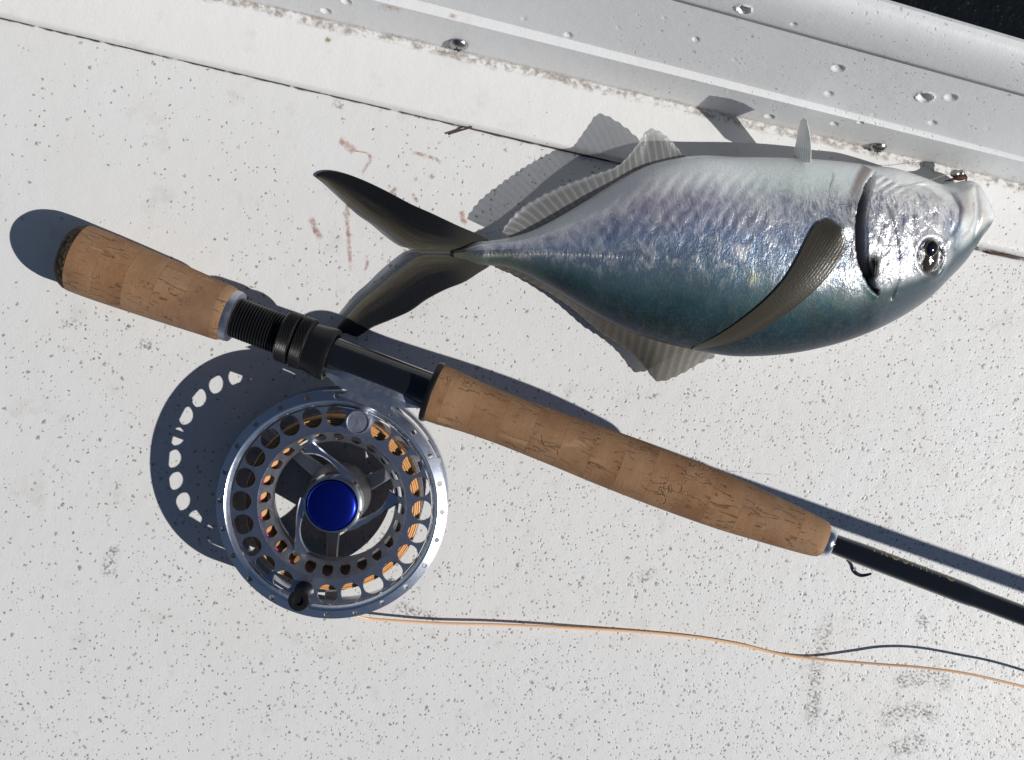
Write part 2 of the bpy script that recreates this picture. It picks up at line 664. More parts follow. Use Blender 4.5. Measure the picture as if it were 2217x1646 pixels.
for pts, w in (([(755, 420), (752, 470), (756, 520), (760, 590)], 7), ([(762, 425), (775, 450)], 6), ([(742, 462), (760, 466)], 6),
               ([(793, 552), (796, 570), (790, 588)], 5), ([(798, 330), (802, 345), (792, 362), (785, 380)], 6), ([(755, 325), (800, 332)], 3),
               ([(890, 330), (918, 336), (945, 345), (958, 358)], 6), ([(862, 405), (846, 420), (842, 430)], 7), ([(898, 386), (903, 392)], 7),
               ([(932, 378), (940, 386)], 8), ([(672, 470), (685, 500), (697, 520)], 11), ([(880, 540), (872, 550)], 7),
               ([(1000, 455), (1003, 475), (1012, 485)], 10), ([(748, 505), (765, 512)], 6), ([(893, 418), (905, 440)], 7),
               ([(735, 300), (770, 330)], 14)):
    film('blood_smear', pts, w * 0.8, M['blood'], deck, n=16, h=0.00025, alpha=0.55)
film('blood_smear', [(830, 22), (850, 18), (868, 24)], 6, M['blood'], gun, n=12, alpha=0.6, hfun=lambda x, y: STEP + 0.0018 + (HC - STEP) * max(0, min(1, (LB(x) - y) / max(1, LB(x) - LC(x)))))
film('blood_smear', [(975, 32), (990, 40)], 6, M['blood'], gun, n=12, alpha=0.6, hfun=lambda x, y: HC + 0.001)
film('yellow_spot', [(706, 84), (716, 90)], 6, M['yellow'], step, n=10, h=STEP + 0.0003)
film('yellow_spot', [(1622, 596), (1634, 606)], 1, M['yellow'], deck, n=4, h=0.0002)
# brown line of grime where plate meets wall, black dirt in the joint under the plate edge
film('wall_foot_grime', [(x, LB(x) + 5 + 2 * math.sin(x * 0.02)) for x in range(-300, 2600, 60)], 13, M['grime'], step, n=420,
     h=STEP + 0.0003, ends=False, alpha=0.5)
film('wall_foot_grime', [(x, LB(x) - 4) for x in range(-300, 2600, 60)], 5, M['grime'], gun, n=420, h=STEP + 0.004, ends=False, alpha=0.4)
film('cap_joint', [(x, LG(x) - 2.4) for x in range(1200, 2900, 40)], 4.2, M['sealant'], gun, n=300, h=HG - 0.0012, ends=False, rag=0.15)
film('joint_dirt', [(x, LA(x) + 4.0) for x in range(-300, 2600, 60)], 3.2, M['gap'], deck, n=420, h=0.00045, ends=False, rag=0.9)
film('joint_dirt', [(x, LA(x) + 4.5) for x in range(1030, 1420, 30)], 3.6, M['gap'], deck, n=60, h=0.0006, rag=0.5)
film('joint_dirt', [(x, LA(x) + 9) for x in range(2060, 2400, 30)], 4, M['gap'], deck, n=60, h=0.0006, rag=0.8)
# grey scuffed tracks of dirt in the pits
for pts, w in (([(1800, 1320), (1785, 1370), (1778, 1420), (1765, 1480), (1758, 1590)], 20), ([(1930, 1480), (1990, 1470), (2070, 1470)], 22),
               ([(1900, 1560), (1960, 1540), (2040, 1545)], 24), ([(2010, 1360), (1990, 1330)], 14), ([(1920, 1630), (2010, 1600)], 24),
               ([(845, 1315), (900, 1325), (960, 1345)], 16), ([(720, 222), (745, 232)], 9), ([(250, 1180), (230, 1250)], 18),
               ([(130, 700), (180, 705)], 14), ([(300, 745), (330, 750)], 12), ([(1380, 1260), (1420, 1235)], 14), ([(1440, 1010), (1700, 1030)], 1)):
    film('dirt_patch', pts, w, M['speck'], deck, n=24, h=0.0003, rag=0.6, alpha=0.5)


def dome_rivet(px, py, label, tilt, size):
    h = STEP + (HC - STEP) * (LB(px) - py) / (LB(px) - LC(px))
    c = P(px, py, h)
    t = (P(px + 10, LB(px + 10) + (py - LB(px)), h) - c).normalized()
    upv = (P(px, LC(px), HC - 0.001) - P(px, LB(px), STEP - 0.001)).normalized()
    nrm = upv.cross(t)
    if nrm.y > 0:
        nrm = -nrm
    nrm.normalize()
    mt = Matrix((t, nrm.cross(t), nrm)).transposed().to_4x4()
    mt.translation = c - nrm * 0.0004
    o = empty('dome_rivet', mt, label, 'rivet')
    prof = [(size * math.cos(a), size * 0.62 * math.sin(a)) for a in [k * math.pi / 2 / 10 for k in range(10)]] + [(0.0, size * 0.62)]
    d = lathe_z('rivet_head', prof, M['steel'], o, 32)
    for rz in (0.4, 0.4 + math.pi / 2):
        vs = []
        for s in (-1, 1):
            for q in (-1, 1):
                for z in (0.45, 0.635):
                    vs.append((s * size * 0.4 * math.cos(rz) - q * size * 0.09 * math.sin(rz),
                               s * size * 0.4 * math.sin(rz) + q * size * 0.09 * math.cos(rz), size * z))
        sl = mesh_obj('drive_slot', vs, [(0, 1, 3, 2), (4, 6, 7, 5), (0, 4, 5, 1), (2, 3, 7, 6), (1, 5, 7, 3), (0, 2, 6, 4)], M['black'], o, False)
        sl.location.y = -size * 0.15
    return o


dome_rivet(993, 97, 'shiny steel dome rivet in the wall with dark slotted head, above bare white plate', 0, 0.0042)
dome_rivet(1902, 319, 'shiny steel dome rivet low in the wall just above the fish gill', 0, 0.0038)

# ------------------------------------------------------------------ the fly rod
RA, RB = P(174, 560, 0.0134), P(1788, 1171, 0.078)
ax = (RB - RA).normalized()
ay = Vector((0, 0, 1)).cross(ax).normalized()      # image-up side
az = ax.cross(ay)
ROD = Matrix((ax, ay, az)).transposed().to_4x4()
ROD.translation = RA


def S(px):
    """station along the rod (m) whose axis point shows at image column px"""
    lo, hi = -0.2, 1.5
    for _ in range(50):
        mid = (lo + hi) / 2
        if proj(RA + ax * mid)[0] < px:
            lo = mid
        else:
            hi = mid
    return lo


def RR(px, r):
    return r * depth(RA + ax * S(px)) / F


def prof(pts):
    return [(S(x), RR(x, r)) for x, r in pts]


rod = empty('fishing_rod', ROD, 'black fly fishing rod with cork grips lying beside the silver fish', 'fishing rod')
bt = [(139, 4), (140, 26), (143, 46), (148, 60), (155, 68), (164, 73), (174, 74.5)]
lathe_x('butt_cap', prof(bt), M['butt'], rod, 64)['label'] = 'dark rubberised cork butt cap'
rear = [(174, 75), (210, 75), (260, 73), (310, 71), (360, 68.5), (410, 65.5), (450, 63), (480, 61.5), (491, 60.5), (495, 58)]


def dense(pts, n):
    return [(lerp(pts[0][0], pts[-1][0], k / (n - 1)), smooth_interp(pts, lerp(pts[0][0], pts[-1][0], k / (n - 1)))) for k in range(n)]


def lumpy(s, a, r):
    return r * (1 + 0.006 * noise.noise(Vector((s * 60, math.cos(a) * 1.5, math.sin(a) * 1.5))))


lathe_x('rear_grip', prof(dense(rear, 40)), M['cork'], rod, 72, lumpy)['label'] = 'short worn cork rear grip'
lathe_x('end_ring', prof([(494, 50), (495, 56.5), (503, 57), (510, 55.5), (511, 40)]), M['alu_worn'], rod, 64)
# threaded part of the reel seat: real thread ridges, flat on the sides
thr = []
n_thr = 17
for k in range(n_thr):
    x = lerp(510, 612, k / n_thr)
    d = 102 / n_thr
    thr += [(x, 40.0), (x + d * 0.3, 40.5), (x + d * 0.45, 44.0), (x + d * 0.75, 44.0), (x + d * 0.95, 40.3)]
thr.append((613, 40))


def flat_sides(s, a, r):
    return min(r, 0.00815 / max(1e-6, abs(math.cos(a - 2.2))))


lathe_x('seat_thread', prof(thr), M['black'], rod, 72, None, True, 25)


def knurl_ring(x0, x1, r):
    s0, s1, rr = S(x0), S(x1), RR(x0, r)
    ns, seg = 17, 96
    vs = []
    for i in range(ns):
        s = lerp(s0, s1, i / (ns - 1))
        for k in range(seg):
            a = 2 * math.pi * k / seg
            e = min(1, i / 1.5, (ns - 1 - i) / 1.5)
            b = (0.00022 if (i + k) % 2 == 0 else -0.00012) if 1 < i < ns - 2 else 0
            q = rr * (0.94 + 0.06 * e) + b
            vs.append((s, q * math.cos(a), q * math.sin(a)))
    fs = [tuple(reversed(f)) for f in grid_faces(ns, seg, closed_v=True)]
    fs += [tuple(range(seg)), tuple(reversed(range((ns - 1) * seg, ns * seg)))]
    return mesh_obj('knurled_nut', vs, fs, M['black'], rod, False)


knurl_ring(612, 641, 56.5)
knurl_ring(643, 670, 57)
# sliding hood: oval, flaring towards the reel foot


def hood_shape(s, a, r):
    # the sector facing the reel foot (image-down, -y) bulges
    return r * (1 + 0.13 * max(0, -math.cos(a)) ** 2)


lathe_x('sliding_hood', prof([(668, 42), (669, 49), (676, 50), (690, 51.5), (705, 54), (716, 55.5), (719, 54), (719.5, 47), (712, 44)]),
        M['black'], rod, 64, hood_shape)
lathe_x('seat_barrel', prof([(660, 38.5), (800, 39), (938, 39.5)]), M['blank'], rod, 64)
lathe_x('seat_end_ring', prof([(929, 50), (930, 65.5), (933, 67.5), (939, 67.5), (942, 66), (942.5, 52)]), M['black'], rod, 64)
fore = [(941, 64), (950, 63.8), (970, 62.8), (1000, 60), (1030, 57.5), (1090, 55.8), (1160, 56.8), (1232, 58.8), (1300, 61.2), (1400, 62.6), (1480, 62.3),
        (1550, 60.5), (1600, 57.8), (1650, 54), (1700, 49.5), (1740, 45.6), (1765, 42.5), (1779, 39.5), (1787, 35.5), (1790, 30)]
lathe_x('fore_grip', prof(dense(fore, 90)), M['cork'], rod, 72, lumpy)['label'] = 'long shaped cork fore grip'
lathe_x('winding_check', prof([(1786, 30), (1786.5, 33.5), (1793, 33.5), (1799, 31), (1803, 27), (1804, 22)]), M['alu_bright'], rod, 64)
blk = [(1800, 21.5), (1812, 22.0), (1840, 22.6), (1850, 23.3), (1900, 23.6), (2060, 23.8), (2085, 24), (2100, 23.4), (2115, 21.8), (2217, 21.6), (2700, 20.8), (4600, 19)]
lathe_x('rod_blank', prof(blk), M['blank'], rod, 48)
# hook keeper: little bent wire on the lower side


def rod_local(px, py, h):
    return ROD.inverted() @ P(px, py, h)


hk = [rod_local(*q) for q in ((1834, 1212, 0.066), (1842, 1222, 0.064), (1846, 1233, 0.063), (1853, 1241, 0.063), (1864, 1246, 0.063),
                              (1876, 1245, 0.064), (1887, 1242, 0.065))]
tube('hook_keeper', hk, lambda t: 0.0005 + 0.0004 * math.sin(t * math.pi), M['blank'], rod, 8, 24)
# gold lettering printed round the upper side of the blank, its tops lost over the curve
fc = bpy.data.curves.new('lettering', 'FONT')
fc.body = 'TROSPHITO'
fc.size = 1.0
fc.space_character = 1.35
to = bpy.data.objects.new('lettering', fc)
col.objects.link(to)
dg = bpy.context.evaluated_depsgraph_get()
tm = bpy.data.meshes.new_from_object(to.evaluated_get(dg))
bpy.data.objects.remove(to)
bm = bmesh.new()
bm.from_mesh(tm)
bmesh.ops.triangulate(bm, faces=bm.faces)
bmesh.ops.subdivide_edges(bm, edges=[e for e in bm.edges if e.calc_length() > 0.25], cuts=2)
xs = [v.co.x for v in bm.verts]
s0, s1 = S(1876), S(2058)
rl = RR(1950, 23.75) + 0.00003
for v in bm.verts:
    u = (v.co.x - min(xs)) / (max(xs) - min(xs))
    arc = v.co.y * 0.0075 / rl              # radians up the side
    a = math.radians(48) - arc              # 0 = +y side, 90 = straight up; baseline at 48 deg, tops go round the back
    v.co = Vector((lerp(s0, s1, u), rl * math.cos(a), rl * math.sin(a)))
bm.to_mesh(tm)
bm.free()
tm.materials.append(M['gold'])
lt = bpy.data.objects.new('lettering', tm)
col.objects.link(lt)
lt.parent = rod
lt['label'] = 'gold lettering along the black blank'

# ------------------------------------------------------------------ the fly reel
RC = P(717, 1097, 0.0385)
foot_t = (RC - RA).dot(ax)
foot_p = RA + ax * foot_t
vw = (LOC - RC).normalized()
rn = (vw + (ROT @ Vector((1, 0, 0))) * -0.058 + (ROT @ Vector((0, 1, 0))) * -0.20).normalized()
rn = (rn - ax * (0.35 * rn.dot(ax))).normalized()
e2 = (RC - foot_p)
e2 = (e2 - rn * e2.dot(rn))
e2 = (e2 - ax * e2.dot(ax)).normalized()
ex = (Vector((1, 0, 0)) - rn * rn.x).normalized()
ey = rn.cross(ex)
REEL = Matrix((ex, ey, rn)).transposed().to_4x4()
REEL.translation = RC
R_OUT = 250 * depth(RC) / F
WID = (RC.z - R_OUT * math.sqrt(max(0, 1 - rn.z ** 2))) / rn.z + 0.0002      # the back rim just touches the deck
kpx = depth(RC) / F                      # metres per photo pixel at the reel face
reel = empty('fly_reel', REEL, 'silver large-arbor fly reel with blue centre cap and perforated spool', 'fishing reel')


def pol(r, deg):
    return (r * math.cos(math.radians(deg)), r * math.sin(math.radians(deg)))


def holed_ring(name, r1, r2, nh, rc, hr, ht, phase, ztop, thick, mat, parent, skip=(), nb=8, ztopf=None, sharp=35, nr=1):
    """ring plate from r1 to r2 pierced by nh oval holes (radial hr, tangential ht) at radius rc.
    ztopf(r) gives the upper surface; the lower one lies `thick` below"""
    zf = ztopf or (lambda r: ztop)
    vs, fs = [], []

    def V(r, a, lower):
        vs.append((r * math.cos(a), r * math.sin(a), zf(r) - (thick if lower else 0)))
        return len(vs) - 1
    step_ = 2 * math.pi / nh
    for s in range(nh):
        ac = math.radians(phase) + s * step_
        bd = []
        N = nb
        for k in range(N):
            bd.append((r2, ac - step_ / 2 + step_ * k / N))
        for k in range(N):
            bd.append((lerp(r2, r1, k / N), ac + step_ / 2))
        for k in range(N):
            bd.append((r1, ac + step_ / 2 - step_ * k / N))
        for k in range(N):
            bd.append((lerp(r1, r2, k / N), ac - step_ / 2))
        nb4 = len(bd)
        hole = []
        for (r, a) in bd:
            th = math.atan2((a - ac) * rc / (step_ * rc / 2), (r - rc) / ((r2 - r1) / 2))
            hole.append((rc + hr * math.cos(th), ac + ht * math.sin(th) / rc))
        for lower in (False, True):
            rings = []
            for q in (0, 0.5, 1):
                rings.append([V(lerp(b[0], h[0], q), lerp(b[1], h[1], q), lower) for b, h in zip(bd, hole)])
            for a_, b_ in zip(rings, rings[1:]):
                for k in range(nb4):
                    f = (a_[k], a_[(k + 1) % nb4], b_[(k + 1) % nb4], b_[k])
                    fs.append(f if lower else tuple(reversed(f)))
            if s in skip:
                fs.append(tuple(reversed(rings[-1])) if not lower else tuple(rings[-1]))
            if lower:
                lowr = rings
            else:
                upr = rings
        if s not in skip:
            for k in range(nb4):
                k2 = (k + 1) % nb4
                fs.append((upr[-1][k], upr[-1][k2], lowr[-1][k2], lowr[-1][k]))
        for k in list(range(0, N)) + list(range(2 * N, 3 * N)):
            k2 = (k + 1) % nb4
            fs.append((upr[0][k2], upr[0][k], lowr[0][k], lowr[0][k2]))
    o = mesh_obj(name, vs, fs, mat, parent)
    fix_normals(o)
    o.data.polygons.foreach_set('use_smooth', [True] * len(o.data.polygons))
    o.data.set_sharp_from_angle(angle=math.radians(sharp))
    return o


rim_z = [(218 * kpx, -0.0022), (222 * kpx, -0.0019), (229 * kpx, -0.0002), (233 * kpx, 0.0), (237 * kpx, -0.00025), (244 * kpx, -0.0011), (250 * kpx, -0.0028)]
ph0 = 90 - 3
fr = holed_ring('frame_ring', 231 * kpx, R_OUT, 24, 240 * kpx, 6 * kpx, 6 * kpx, ph0, 0, 0.0028, M['alu'], reel, nb=10,
                ztopf=lambda r: -0.0001 - 0.0016 * (r / kpx - 231) / 19, sharp=50)
lathe_z('frame_bevel', [(218.5 * kpx, -0.0034), (218.5 * kpx, -0.0024), (220 * kpx, -0.0021), (224 * kpx, -0.0012), (228 * kpx, -0.0004), (231 * kpx, -0.00008),
                        (231.3 * kpx, -0.0034)], M['alu_bright'], reel, 160, True, sharp=50)
# skirts of the frame and its pillars
lathe_z('rim_skirt', [(R_OUT - 0.0003, -0.0018), (R_OUT, -0.0022), (R_OUT, -0.0085), (R_OUT - 0.0006, -0.0088), (R_OUT - 0.0008, -0.0084), (R_OUT - 0.0008, -0.0032)],
        M['alu'], reel, 128, True)
lathe_z('back_plate', [(243.5 * kpx, -WID + 0.0004), (R_OUT - 0.0003, -WID + 0.0004), (R_OUT - 0.0003, -WID + 0.0026), (243.5 * kpx, -WID + 0.0026)], M['alu'], reel, 128, True)
lathe_z('back_rim', [(R_OUT - 0.0014, -WID + 0.0005), (R_OUT, -WID + 0.0008), (R_OUT, -WID + 0.0075), (R_OUT - 0.0014, -WID + 0.0078)], M['alu'], reel, 128, True)
for a in (20, 110, 160, 250, 300):
    x, y = pol(R_OUT - 0.0022, a)
    lathe_z('pillar', [(0.0019, -WID + 0.002), (0.0017, -WID + 0.008), (0.0017, -0.008), (0.0019, -0.0036)], M['alu'], reel, 20, False, (x, y))
spool = holed_ring('spool_face', 161 * kpx, 216.5 * kpx, 24, 196 * kpx, 22 * kpx, 22 * kpx, ph0, -0.0018, 0.0016, M['alu'], reel,
                   skip=(23, 11), nb=8)
lathe_z('rear_flange', [(27.8e-3, -WID + 0.0048), (193 * kpx, -WID + 0.0048), (193 * kpx, -WID + 0.0062), (27.8e-3, -WID + 0.0062)], M['alu_worn'], reel, 128, True)
ra1, ra0 = 161.5 * kpx, 134 * kpx
arb_z = [(ra0, -0.0125), (lerp(ra0, ra1, 0.55), -0.0070), (ra1, -0.0016)]
holed_ring('arbor', ra0, ra1, 24, lerp(ra0, ra1, 0.52), 10.0 * kpx, 12.0 * kpx, ph0 - 2, 0, 0.0011, M['alu_worn'], reel, nb=8,
           ztopf=lambda r: smooth_interp(arb_z, r), sharp=40)
lathe_z('arbor_sleeve', [(ra0, -0.0125), (ra0 + 0.0006, -0.0200), (ra0 + 0.0016, -0.0202), (ra0 + 0.0014, -0.0130)], M['alu_worn'], reel, 96, True)

# wound line: strands side by side on the top and the outside of the coil
cp = []
r_in, r_o = 168 * kpx, 191 * kpx
strands = 5
dr = (r_o - r_in) / strands
for k in range(strands):
    rc_ = r_in + dr * (k + 0.5)
    zt = -0.0046 - 0.0004 * (k % 2) - 0.0016 * (k / strands) ** 2
    for q in range(6):
        th = math.pi * (1 - q / 5)
        cp.append((rc_ + dr * 0.5 * math.cos(th), zt + dr * 0.5 * math.sin(th)))
for k in range(11):
    zc = -0.0070 - dr * (k + 0.5)
    for q in range(5):
        th = math.pi * (0.5 - q / 4)
        cp.append((r_o + dr * 0.35 * math.cos(th), zc + dr * 0.5 * math.sin(th)))
zb = cp[-1][1]
# inner side seen through the arbor ports
inner = [(ra0 + 0.0030, zb), (ra0 + 0.0028, -0.0135)]
inner += [(lerp(ra0, ra1, 0.55) + 0.0026, -0.0086), (r_in, -0.0062)]
coil = lathe_z('wound_line', cp + inner, M['coil'], reel, 128, True, sharp=60)
coil['label'] = 'orange fly line wound on the spool'
for zz, r_, mt, tt in ((-0.0066, lerp(ra0, ra1, 0.72) + 0.0018, 'magenta', 0.0011), (-0.0054, lerp(ra0, ra1, 0.80) + 0.0020, 'pale', 0.0006),
                       (-0.0080, lerp(ra0, ra1, 0.60) + 0.0022, 'magenta', 0.0005)):
    lathe_z('backing_strand', [(r_ + tt * math.cos(q * math.pi / 4), zz + tt * math.sin(q * math.pi / 4)) for q in range(8)], M[mt], reel, 96, True, sharp=80)


def sabre(name, a_rim, a_hub, r_rim, r_hub, z_rim, z_hub, w_rim, w_mid, w_hub, thick, mat, parent, bow=0.0):
    """curved spoke from hub to rim, flat bar of varying width"""
    n = 22
    p0, p1 = Vector((*pol(r_hub, a_hub), 0)), Vector((*pol(r_rim, a_rim), 0))
    pm = Vector((*pol(lerp(r_hub, r_rim, 0.50) + bow, lerp(a_hub, a_rim, 0.62)), 0))
    c = [p0 * (1 - t) ** 2 + pm * (2 * t * (1 - t)) + p1 * t * t for t in [k / (n - 1) for k in range(n)]]
    vs = []
    for i, p in enumerate(c):
        t = i / (n - 1)
        d = (c[min(i + 1, n - 1)] - c[max(i - 1, 0)]).normalized()
        nr = Vector((-d.y, d.x, 0))
        w = (lerp(w_hub, w_mid, t * 2) if t < 0.5 else lerp(w_mid, w_rim, ((t - 0.5) * 2) ** 2)) / 2
        z = lerp(z_hub, z_rim, t)
        e = min(w * 0.35, thick * 0.3)
        for sx, dz in ((-w, -e), (-w + e, 0), (w - e, 0), (w, -e), (w, -thick), (-w, -thick)):
            q = p + nr * sx
            vs.append((q.x, q.y, z + dz))
    fs = grid_faces(n, 6, closed_v=True) + [tuple(range(6)), tuple(reversed(range((n - 1) * 6, n * 6)))]
    o = mesh_obj(name, vs, fs, mat, parent)
    fix_normals(o)
    o.data.polygons.foreach_set('use_smooth', [True] * len(o.data.polygons))
    o.data.set_sharp_from_angle(angle=math.radians(30))
    return o


for k, a in enumerate((116, -4 + 10, 238)):
    sabre('spool_spoke', a, a - 66, ra0 + 0.0008, 63 * kpx, -0.0105, -0.0072, 0.0075, 0.0020, 0.0042, 0.0018, M['alu_bright'] if k == 1 else M['alu'], reel, 0.001)
for a in (27, 141, 266):
    sabre('frame_spoke', a, a - 8, 0.0475, 0.0135, -WID + 0.0022, -WID + 0.0022, 0.0075, 0.0045, 0.0068, 0.0020, M['dark_alu'], reel)
lathe_z('frame_boss', [(0.0, -WID + 0.001), (0.0140, -WID + 0.001), (0.0140, -WID + 0.0034), (0.0108, -0.0150), (0.0108, -0.0095), (0.0, -0.0095)], M['dark_alu'], reel, 64)
lathe_z('hub_collar', [(67 * kpx, -0.0098), (66 * kpx, -0.0064), (62 * kpx, -0.0040), (60.5 * kpx, -0.0030), (57 * kpx, -0.0028), (55.2 * kpx, -0.0034), (55 * kpx, -0.0098)],
        M['alu_bright'], reel, 96, True)
cap = lathe_z('hub_cap', [(54.6 * kpx, -0.0098), (54.6 * kpx, -0.0034), (53.5 * kpx, -0.0022)] +
              [(53.5 * kpx * math.cos(t), -0.0022 + 0.0016 * math.sin(t)) for t in [k * math.pi / 2 / 8 for k in range(1, 8)]] + [(0, -0.0006)],
              M['blue'], reel, 96)
cap['label'] = 'glossy blue anodised centre cap'
cw = pol(196 * kpx, ph0 - 15)
lathe_z('counterweight', [(26 * kpx, -0.0019), (26 * kpx, 0.0044), (25 * kpx, 0.0050), (23.3 * kpx, 0.0050), (22.5 * kpx, 0.0044), (0, 0.0044)],
        M['alu_worn'], reel, 48, False, cw)
kb = pol(197 * kpx, ph0 - 15 + 180)
kn = lathe_z('handle_knob', [(21 * kpx, -0.0019), (20 * kpx, -0.0010), (15 * kpx, 0.0015), (14.5 * kpx, 0.0050), (16 * kpx, 0.0090), (20.5 * kpx, 0.0125), (22.6 * kpx, 0.0140),
                             (23 * kpx, 0.0150), (22 * kpx, 0.0158), (18 * kpx, 0.0160), (10 * kpx, 0.0156), (9.3 * kpx, 0.0146), (0, 0.0146)], M['black'], reel, 48, False, kb)
kn['label'] = 'black winding handle knob'
# reel foot: arched plate under the seat plus the stem to the frame
rinv = REEL.inverted()


def rl_(s, d, z):
    """point at station s along the rod, d away from its axis towards the reel, z along the reel axis"""
    return rinv @ (RA + ax * s + e2 * d + rn * z)


def ribbon_solid(name, rows, mat, parent):
    vs = [v for row in rows for v in row]
    k = len(rows[0])
    fs = grid_faces(len(rows), k, closed_v=True) + [tuple(range(k)), tuple(reversed(range((len(rows) - 1) * k, len(rows) * k)))]
    o = mesh_obj(name, vs, fs, mat, parent)
    fix_normals(o)
    o.data.polygons.foreach_set('use_smooth', [True] * len(o.data.polygons))
    o.data.set_sharp_from_angle(angle=math.radians(30))
    return o


rows = []
for k in range(24):
    t = k / 23
    px = lerp(696, 934, t)
    s = S(px)
    base = 0.0066
    tip = min(t, 1 - t)
    hgt = base + 0.0012 + 0.0036 * sstep(0.0, 0.30, tip)
    wz = 0.0042 + 0.0024 * sstep(0, 0.3, tip)
    rows.append([rl_(s, base - 0.003, wz * 0.9), rl_(s, base + 0.0008, wz), rl_(s, hgt, wz * 0.75), rl_(s, hgt, -wz * 0.75), rl_(s, base + 0.0008, -wz), rl_(s, base - 0.003, -wz * 0.9)])
foot = ribbon_solid('reel_foot', rows, M['alu_worn'], reel)
rows = []
dist = (RC - foot_p).dot(e2)
for k in range(8):
    t = k / 7
    d = lerp(0.0095, dist - R_OUT + 0.0028, t)
    hw = lerp(0.0085, 0.0135, t ** 2)
    rows.append([rl_(foot_t - hw, d, 0.0045), rl_(foot_t + hw, d, 0.0045), rl_(foot_t + hw, d, -0.0060), rl_(foot_t - hw, d, -0.0060)])
stem = ribbon_solid('foot_stem', rows, M['alu_worn'], reel)

# ------------------------------------------------------------------ the running fly line, leader, twigs
lp = [(742, 1322, 0.010), (775, 1334, 0.008), (800, 1340, 0.0055), (870, 1345, 0.0040), (960, 1350, 0.0032), (1060, 1352, 0.0030), (1160, 1356, 0.0026), (1260, 1361, 0.0018), (1380, 1368, 0.0010),
      (1500, 1379, 0.0009), (1600, 1395, 0.0008), (1680, 1415, 0.0008), (1740, 1424, 0.0016), (1800, 1430, 0.0040), (1900, 1438, 0.0095), (2000, 1446, 0.0150),
      (2100, 1460, 0.0190), (2217, 1487, 0.0225), (2350, 1520, 0.024), (2600, 1600, 0.02)]
fl = tube('fly_line', [P(*q) for q in lp], 0.00062, M['line'], None, 10, 220)
tag(fl, 'thin peach-coloured fly line running from the reel across the deck', 'fishing line')
tw = tube('twig', [P(970, 291, 0.0012), P(995, 283, 0.0012), P(1022, 275, 0.0030)], 0.00045, M['twig'], None, 6, 8)
tag(tw, 'short brown twig leaning on the edge of the raised plate', 'twig')
tw = tube('twig', [P(2135, 546, 0.0009), P(2160, 551, 0.0010), P(2250, 559, 0.0008)], 0.00055, M['twig'], None, 6, 10)
tag(tw, 'dark brown twig on the deck below the fish mouth', 'twig')

# ------------------------------------------------------------------ the fish
def skin_material():
    m = NT('fish_skin')
    co = m.obj()
    at = m.n('Attribute', attribute_name='Col')
    sat = m.n('Attribute', attribute_name='Sil')
    sl = m.n('SeparateColor', {0: sat.outputs['Color']})
    shine = sat.outputs['Alpha']
    silver, foil, pale = sl.outputs[0], sl.outputs[1], sl.outputs[2]
    scl = m.noise(m.n('Mapping', {0: co, 3: (1.0, 0.55, 1.0)}).outputs[0], 1300, 3, 0.7, 0.4)
    mot = m.noise(m.n('Mapping', {0: co, 3: (1.0, 0.6, 1.0)}).outputs[0], 210, 4, 0.65, 0.8)
    blot = m.noise(co, 110, 4, 0.6)
    wr = m.noise(m.n('Mapping', {0: co, 3: (1.5, 0.7, 1.0)}).outputs[0], 170, 3, 0.55, 1.8)
    col_ = at.outputs['Color']
    c = m.mix(m.math('MULTIPLY', m.ramp(scl.outputs[0], [(0.38, (1, 1, 1)), (0.60, (0, 0, 0))]), 0.25), col_, m.mix(0.55, col_, (0.01, 0.015, 0.03)))
    c = m.mix(m.math('MULTIPLY', m.math('MULTIPLY', m.ramp(scl.outputs[0], [(0.52, (0, 0, 0)), (0.70, (1, 1, 1))]), silver), 0.25), c, (0.85, 0.84, 0.84))
    c = m.mix(m.math('MULTIPLY', m.math('MULTIPLY', m.ramp(mot.outputs[0], [(0.50, (0, 0, 0)), (0.68, (1, 1, 1))]), m.math('POWER', silver, 2.0)), 1.7, clamp=True), c, (0.88, 0.86, 0.86))
    c = m.mix(m.math('MULTIPLY', m.math('MULTIPLY', m.ramp(mot.outputs[0], [(0.34, (1, 1, 1)), (0.50, (0, 0, 0))]), silver), 0.75), c, (0.12, 0.17, 0.30))
    h = m.math('ADD', m.math('MULTIPLY', scl.outputs[0], m.math('ADD', 0.10, m.math('MULTIPLY', silver, 0.26))),
               m.math('MULTIPLY', m.math('MULTIPLY', wr.outputs[0], foil), 1.7))
    h = m.math('ADD', h, m.math('MULTIPLY', mot.outputs[0], m.math('MULTIPLY', silver, 1.3)))
    bump = m.n('Bump', {'Height': h, 'Distance': 0.0007, 'Strength': 1.0})
    m.p(Base_Color=c, Metallic=m.math('MULTIPLY', silver, m.math('ADD', 0.60, m.math('MULTIPLY', blot.outputs[0], 0.5)), clamp=True),
        Roughness=m.math('SUBTRACT', 0.38, m.math('MULTIPLY', foil, 0.06)), Normal=bump.outputs[0],
        Coat_Weight=m.math('MULTIPLY', shine, m.math('ADD', 0.12, m.math('MULTIPLY', silver, 0.25))), Coat_Roughness=0.15, Coat_Normal=bump.outputs[0], Specular_IOR_Level=m.math('MULTIPLY', shine, 0.5),
        Thin_Film_Thickness=m.math('MULTIPLY', shine, m.math('ADD', 230.0, m.math('MULTIPLY', blot.outputs[0], 330.0))), Thin_Film_IOR=1.45,
        Subsurface_Weight=m.math('MULTIPLY', pale, 0.7), Subsurface_Scale=0.006)
    m.b.inputs['Subsurface Radius'].default_value = (1.0, 0.8, 0.7)
    dull = m.n('BsdfDiffuse', {'Color': at.outputs['Color'], 'Roughness': 1.0})
    mx = m.n('MixShader', {0: m.math('SUBTRACT', 1.0, shine), 1: m.b.outputs[0], 2: dull.outputs[0]})
    m.t.links.new(mx.outputs[0], m.out.inputs[0])
    return m.m


